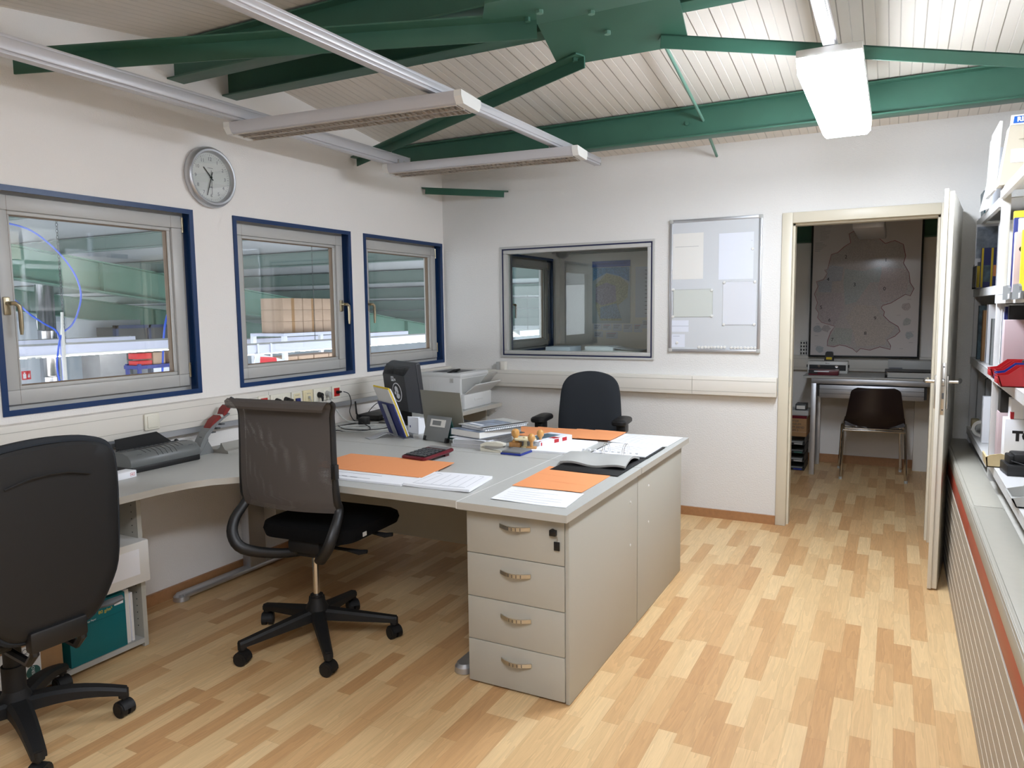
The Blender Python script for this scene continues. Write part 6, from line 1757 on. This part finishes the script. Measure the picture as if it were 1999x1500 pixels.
tag(o, 'curled sheet lying right of the folder stack behind the inner window', 'paper')
o = MB().lathe([(0.075, 0.09), (0.07, 0.05), (0.055, 0.02), (0.03, 0.004), (0.01, 0.0)], 20).build('dome_lamp', m_greypl, None, (0.11, 2.16, 1.985))
o2 = tag(o, 'grey dome shaped lamp high in the corner of the dark room', 'lamp')
MB().box(-0.11, -0.05, -0.04, 0.04, 0.05, 0.12, 0.008).build('wall_arm', m_greypl, o)

# ================================================================== WORKSHOP HALL BEYOND THE WINDOWS
struct('floor_hall', B(-16, -0.14, -9, 14, -2.7, -2.6), M('hall_floor', (150, 152, 152), 0.6))
struct('wall_hall', B(-16.1, -16, 4.6, 14, -2.6, 2.0), m_block)
def hall_wall_block():
    return wallgrid('x', -10.25, -10.05, [-3.0, 2.95, 3.55, 4.0, 4.55], [-2.6, -0.4, 0.78, 1.35], [(2.95, 3.55, -2.7, 0.78)])
struct('wall_hall_block', hall_wall_block(), m_block)
mb = MB().prism([(-9, zc(-9)), (-2.27, zc(-2.27)), (12.5, zc(12.5)), (12.5, zc(12.5)+0.07), (-2.27, zc(-2.27)+0.07), (-9, zc(-9)+0.07)], -16.1, -0.14, 'x')
struct('ceiling_hall', mb, M('hall_ceiling_panel', (186, 190, 194), 0.5))
struct('wall_hall_end', B(-16, -0.14, 12.3, 12.5, -2.6, 0.80), m_block)
HB = 'green beams in the hall'
m_purlin = M('grey_green_paint', (96, 116, 110), 0.5)
def rafter(x, label, depth=0.42):
    f = lambda y: 2.36-0.13*(y+0.0)
    def top(y): return 2.36-0.13*max(y, -2.27) if y >= -2.27 else 2.655+0.13*(y+2.27)
    mb = MB()
    for (a, b, w) in ((0.0, 0.016, 0.10), (depth-0.016, depth, 0.10), (0.0, depth, 0.005)):
        mb.prism([(-8, top(-8)-a), (-2.27, top(-2.27)-a), (12, top(12)-a), (12, top(12)-b), (-2.27, top(-2.27)-b), (-8, top(-8)-b)], x-w, x+w, 'x')
    for y in (1.4, 3.3, 6.0, 8.5):
        mb.box(x-0.09, x+0.09, y-0.005, y+0.005, top(y)-depth, top(y)-0.005)
    return tag(mb.build('roof_rafter', m_greenlt), label, 'beam', HB)
rafter(-6.5, 'long green sloping roof girder in the hall, the nearest one across all windows')
rafter(-11.6, 'second green sloping roof girder deeper in the hall')
for i, y in enumerate((-2.1, -0.655, 0.8, 2.25, 3.7, 5.15, 6.6, 8.05, 9.5)):
    o = ibeam(MB(), -15.9, -0.15, y, zc(y)-0.185, zc(y)-0.012).build('hall_purlin', m_greylt if i % 2 else m_greypl)
    o.data.materials[0] = m_purlin
    tag(o, '%s grey green crossbeam under the hall roof counted from the ridge' % ('first', 'second', 'third', 'fourth', 'fifth', 'sixth', 'seventh', 'eighth', 'ninth')[i], 'beam', HB)
def trough(x, y0, y1, z, label, lit=True, h=0.07):
    t = thing('hall_light', label, 'light', (x, (y0+y1)/2, z), 0, 'hanging light troughs in the hall')
    L = (y1-y0)/2
    MB().prism([(-0.16, 0.0), (-0.155, -0.012), (-0.03, h-0.02), (0.03, h-0.02), (0.155, -0.012), (0.16, 0.0), (0.04, h), (-0.04, h)], -L, L, 'y').build('reflector', m_white, t)
    mb = MB().box(0.150, 0.158, -L, L, -0.005, h*0.9).box(-0.158, -0.150, -L, L, -0.005, h*0.9)
    mb.build('side_rail', M('pale_blue_white', (208, 212, 232), 0.5), t)
    if lit:
        n = max(1, int((2*L)/1.25))
        for k in range(n):
            a = -L+2*L*k/n+0.05; b = -L+2*L*(k+1)/n-0.05
            MB().cyl((0.0, a, -0.012), (0.0, b, -0.012), 0.014, n=10).build('tube', m_tube, t)
            MB().cyl((0.0, a-0.03, -0.012), (0.0, a, -0.012), 0.018, n=10).cyl((0.0, b, -0.012), (0.0, b+0.03, -0.012), 0.018, n=10).build('tube_holder', m_greylt, t)
    return t
trough(-2.0, -3.6, -0.62, 1.185, 'white light trough hanging close behind the leftmost window')
trough(-3.0, 0.2, 5.2, 1.02, 'long white light trough with lit tubes behind the two right windows', h=0.10)
trough(-2.2, 5.4, 9.0, 1.05, 'white light trough behind the window of the dark room', h=0.08)
trough(-8.5, -0.5, 3.2, 1.02, 'distant white light trough in front of the block wall')
trough(-5.5, 2.6, 7.0, 1.0, 'white light trough beyond the cardboard boxes')
def chain(x, y, z0, z1, label):
    mb = MB(); z = z0; k = 0
    while z < z1:
        pts = []
        for i in range(8):
            a = i*PI/4
            d = 0.007*math.cos(a); e = 0.014*math.sin(a)
            pts.append((d, 0, z-z0+e) if k % 2 else (0, d, z-z0+e))
        mb.tube(pts, 0.002, 4, 0, True)
        z += 0.022; k += 1
    return tag(mb.build('chain', m_greydk, None, (x, y, z0)), label, 'chain', 'chains holding the hall lights')
chain(-2.0, -1.885, 1.25, 2.40, 'thin chain hanging behind the leftmost window')
chain(-3.0, 1.77, 1.12, 2.28, 'thin chain hanging behind the middle window')
chain(-3.0, 4.18, 1.12, 1.97, 'thin chain hanging behind the right window near the corner')
chain(-2.2, 6.0, 1.13, 1.74, 'thin chain behind the dark room window')
hp = [(-1.2, -2.80, 1.98), (-1.2, -2.634, 1.969), (-1.2, -2.524, 1.942), (-1.2, -2.427, 1.876), (-1.2, -2.342, 1.791), (-1.2, -2.277, 1.687), (-1.2, -2.253, 1.578), (-1.2, -2.28, 1.469), (-1.2, -2.324, 1.391), (-1.2, -2.39, 1.335), (-1.2, -2.42, 1.225), (-1.2, -2.43, 1.12), (-1.2, -2.405, 0.95), (-1.2, -2.40, 0.70)]
o = MB().tube(smooth(hp), 0.0055, 8).build('air_hose', m_hose)
tag(o, 'bright blue air hose bending in a wide arc behind the leftmost window', 'hose')
hp = [(-1.22, -2.80, 1.66), (-1.22, -2.651, 1.559), (-1.22, -2.559, 1.465), (-1.22, -2.476, 1.404), (-1.22, -2.40, 1.345), (-1.22, -2.385, 1.20), (-1.22, -2.39, 0.8)]
o = MB().tube(smooth(hp), 0.0055, 8).build('air_hose', m_hose)
tag(o, 'blue air hose running down from the left edge behind the leftmost window', 'hose')
o = MB().tube(smooth([(-1.2, -2.378, 1.47), (-1.2, -2.383, 1.35), (-1.2, -2.386, 1.2), (-1.2, -2.39, 0.7)]), [0.008]*5+[0.012]*11, 8).build('cable_bundle', m_white)
tag(o, 'white bundle of cables hanging beside the blue hose behind the leftmost window', 'cable')
o = MB().tube(smooth([(-6.0, 2.05, 1.45), (-6.0, 2.0, 1.3), (-6.02, 1.98, 1.1), (-6.0, 1.94, 0.9), (-6.0, 1.90, 0.5)]), 0.014, 8).build('air_hose', m_hose)
tag(o, 'distant blue hose hanging straight down in the hall', 'hose')
t = thing('exhaust_duct', 'shiny silver exhaust duct rising behind the leftmost window', 'duct', (-9.2, 2.22, -2.6))
for k in range(6): MB().lathe([(0.135, k*0.76), (0.142, k*0.76+0.01), (0.135, k*0.76+0.02), (0.135, k*0.76+0.76)], 24).build('duct_section', m_silver, t)
t = thing('fire_sign', 'red fire extinguisher sign on the block wall behind the leftmost window', 'sign', (-10.05, 2.31, 0.43))
MB().box(0, 0.006, -0.075, 0.075, -0.075, 0.075).build('sign_plate', m_sign, t)
mb = MB().box(0.006, 0.009, -0.055, -0.005, -0.055, 0.025).box(0.006, 0.009, -0.042, -0.018, 0.03, 0.05)
for k in range(3): mb.prism([(0.02+0.012*k, -0.04), (0.03+0.012*k, -0.04), (0.036+0.012*k, 0.03), (0.026+0.012*k, 0.0)], 0.006, 0.009, 'x')
mb.build('pictogram', m_paper, t)
t = thing('fire_sign', 'second red sign higher on the block wall, half hidden by the light trough', 'sign', (-10.05, 2.45, 0.86))
MB().box(0, 0.006, -0.06, 0.06, -0.06, 0.06).build('sign_plate', m_sign, t)
MB().prism([(-0.02, -0.04), (0.02, -0.04), (0.03, 0.04), (-0.01, 0.03)], 0.006, 0.009, 'x').build('pictogram', m_paper, t)
t = thing('machine_cabinet', 'dark machine cabinet with blue frame in the hall behind the leftmost window', 'machine', (-9.6, 4.15, 0))
MB().box(-0.3, 0.25, -0.62, 0.70, 0.62, 1.22).build('dark_panel', m_greydk, t)
mb = MB()
for y in (-0.64, 0.02, 0.70): mb.box(0.2, 0.30, y, y+0.05, -2.6, 1.26)
mb.box(0.2, 0.30, -0.64, 0.75, 1.20, 1.26)
mb.build('blue_frame', m_blue, t)
MB().box(-0.3, 0.22, 0.07, 0.70, -2.6, 0.60).build('metal_panel', m_alu, t)
o = B(-0.25, 0.25, -0.25, 0.25, 0, 3.45).build('concrete_column', m_conc, None, (-9.0, 3.05, -2.6))
tag(o, 'grey concrete column in the hall below the machine cabinet', 'column')
t = thing('storage_rack', 'blue steel rack with red bins in the hall behind the leftmost window', 'rack', (-6.0, 1.82, -2.6))
for y in (-0.30, 0.40):
    for x in (-0.25, 0.0): MB().box(x, x+0.04, y, y+0.04, 0, 3.37).build('upright', m_bluebin, t)
for z in (2.3, 3.30): MB().box(-0.25, 0.045, -0.32, 0.46, z, z+0.05).build('rack_shelf', m_bluebin, t)
RB = 'boxes on the blue rack'
slabthing('storage_bin', 'upper red bin on the blue rack in the hall', 'storage bin', -6.2, -6.0, 1.54, 1.76, 0.835, 0.915, m_sign, RB, 0.006)
slabthing('storage_bin', 'lower red bin on the blue rack in the hall', 'storage bin', -6.2, -6.0, 1.54, 1.76, 0.751, 0.81, m_sign, RB, 0.006)
slabthing('cardboard_box', 'cardboard box beside the red bins on the blue rack', 'box', -6.22, -6.0, 1.78, 1.97, 0.751, 0.915, m_brownlt, RB)
slabthing('cardboard_box', 'cardboard box at the right end of the blue rack', 'box', -6.22, -6.0, 2.06, 2.25, 0.751, 0.915, m_brownlt, RB)
t = thing('pallet_rack', 'tall pallet rack carrying cardboard boxes behind the middle window', 'rack', (-4.2, 2.85, -2.6))
for y in (-0.66, 0.66):
    for x in (-0.3, 0.26): MB().box(x, x+0.05, y-0.03, y+0.03, 0, 3.74).build('upright', m_alu, t)
MB().box(-0.3, 0.31, -0.69, 0.69, 3.74, 3.78).build('rack_shelf', M('pale_rack_beam', (206, 210, 228), 0.5), t)
MB().box(-0.3, 0.31, -0.69, 0.69, 3.18, 3.22).build('rack_shelf', m_greylt, t)
CB = 'cardboard boxes on the pallet rack'
cw = [(2.27, 2.645), (2.65, 3.04), (3.045, 3.44)]
for j in range(3):
    for i in range(3):
        t = thing('cardboard_box', '%s row, %s box of the big cardboard stack behind the middle window' % (('bottom', 'middle', 'top')[j], ('left', 'centre', 'right')[i]), 'box', (-4.15, sum(cw[i])/2, 1.181+j*0.156), 0, CB)
        d = (cw[i][1]-cw[i][0])/2-0.002
        MB().box(-0.25, 0.15, -d, d, 0, 0.1545, 0.003).build('carton_body', m_brownlt, t)
        MB().box(0.1498, 0.1508, -0.028, 0.028, 0.0, 0.154).build('packing_tape', m_brown, t)
for i in range(4):
    y0 = 3.42+i*0.26-1.0
    slabthing('cardboard_box', '%s cardboard box in the low row under the light trough' % ('first', 'second', 'third', 'last')[i], 'box', -4.35, -4.0, 2.22+i*0.31, 2.22+i*0.31+0.29, 0.621, 0.86, m_brownlt, 'low row of cardboard boxes', 0.003)
o = MB().prism([(-0.27, -0.1), (0.25, -0.1), (0.25, -0.085), (-0.05, -0.01), (-0.24, 0.03)], 0, 0.01, 'x').prism([(-0.19, -0.1), (0.06, -0.1), (0.05, -0.03), (-0.18, -0.01)], 0.010, 0.012, 'x', 1).box(0, 0.008, -0.21, -0.19, 0.0, 0.13).box(0, 0.008, -0.02, 0.0, -0.04, 0.13).build('striped_board', [m_paper2, m_sign], None, (-2.836, 0.90, 0.992))
tag(o, 'white board with red square hanging from the light trough behind the middle window', 'board')
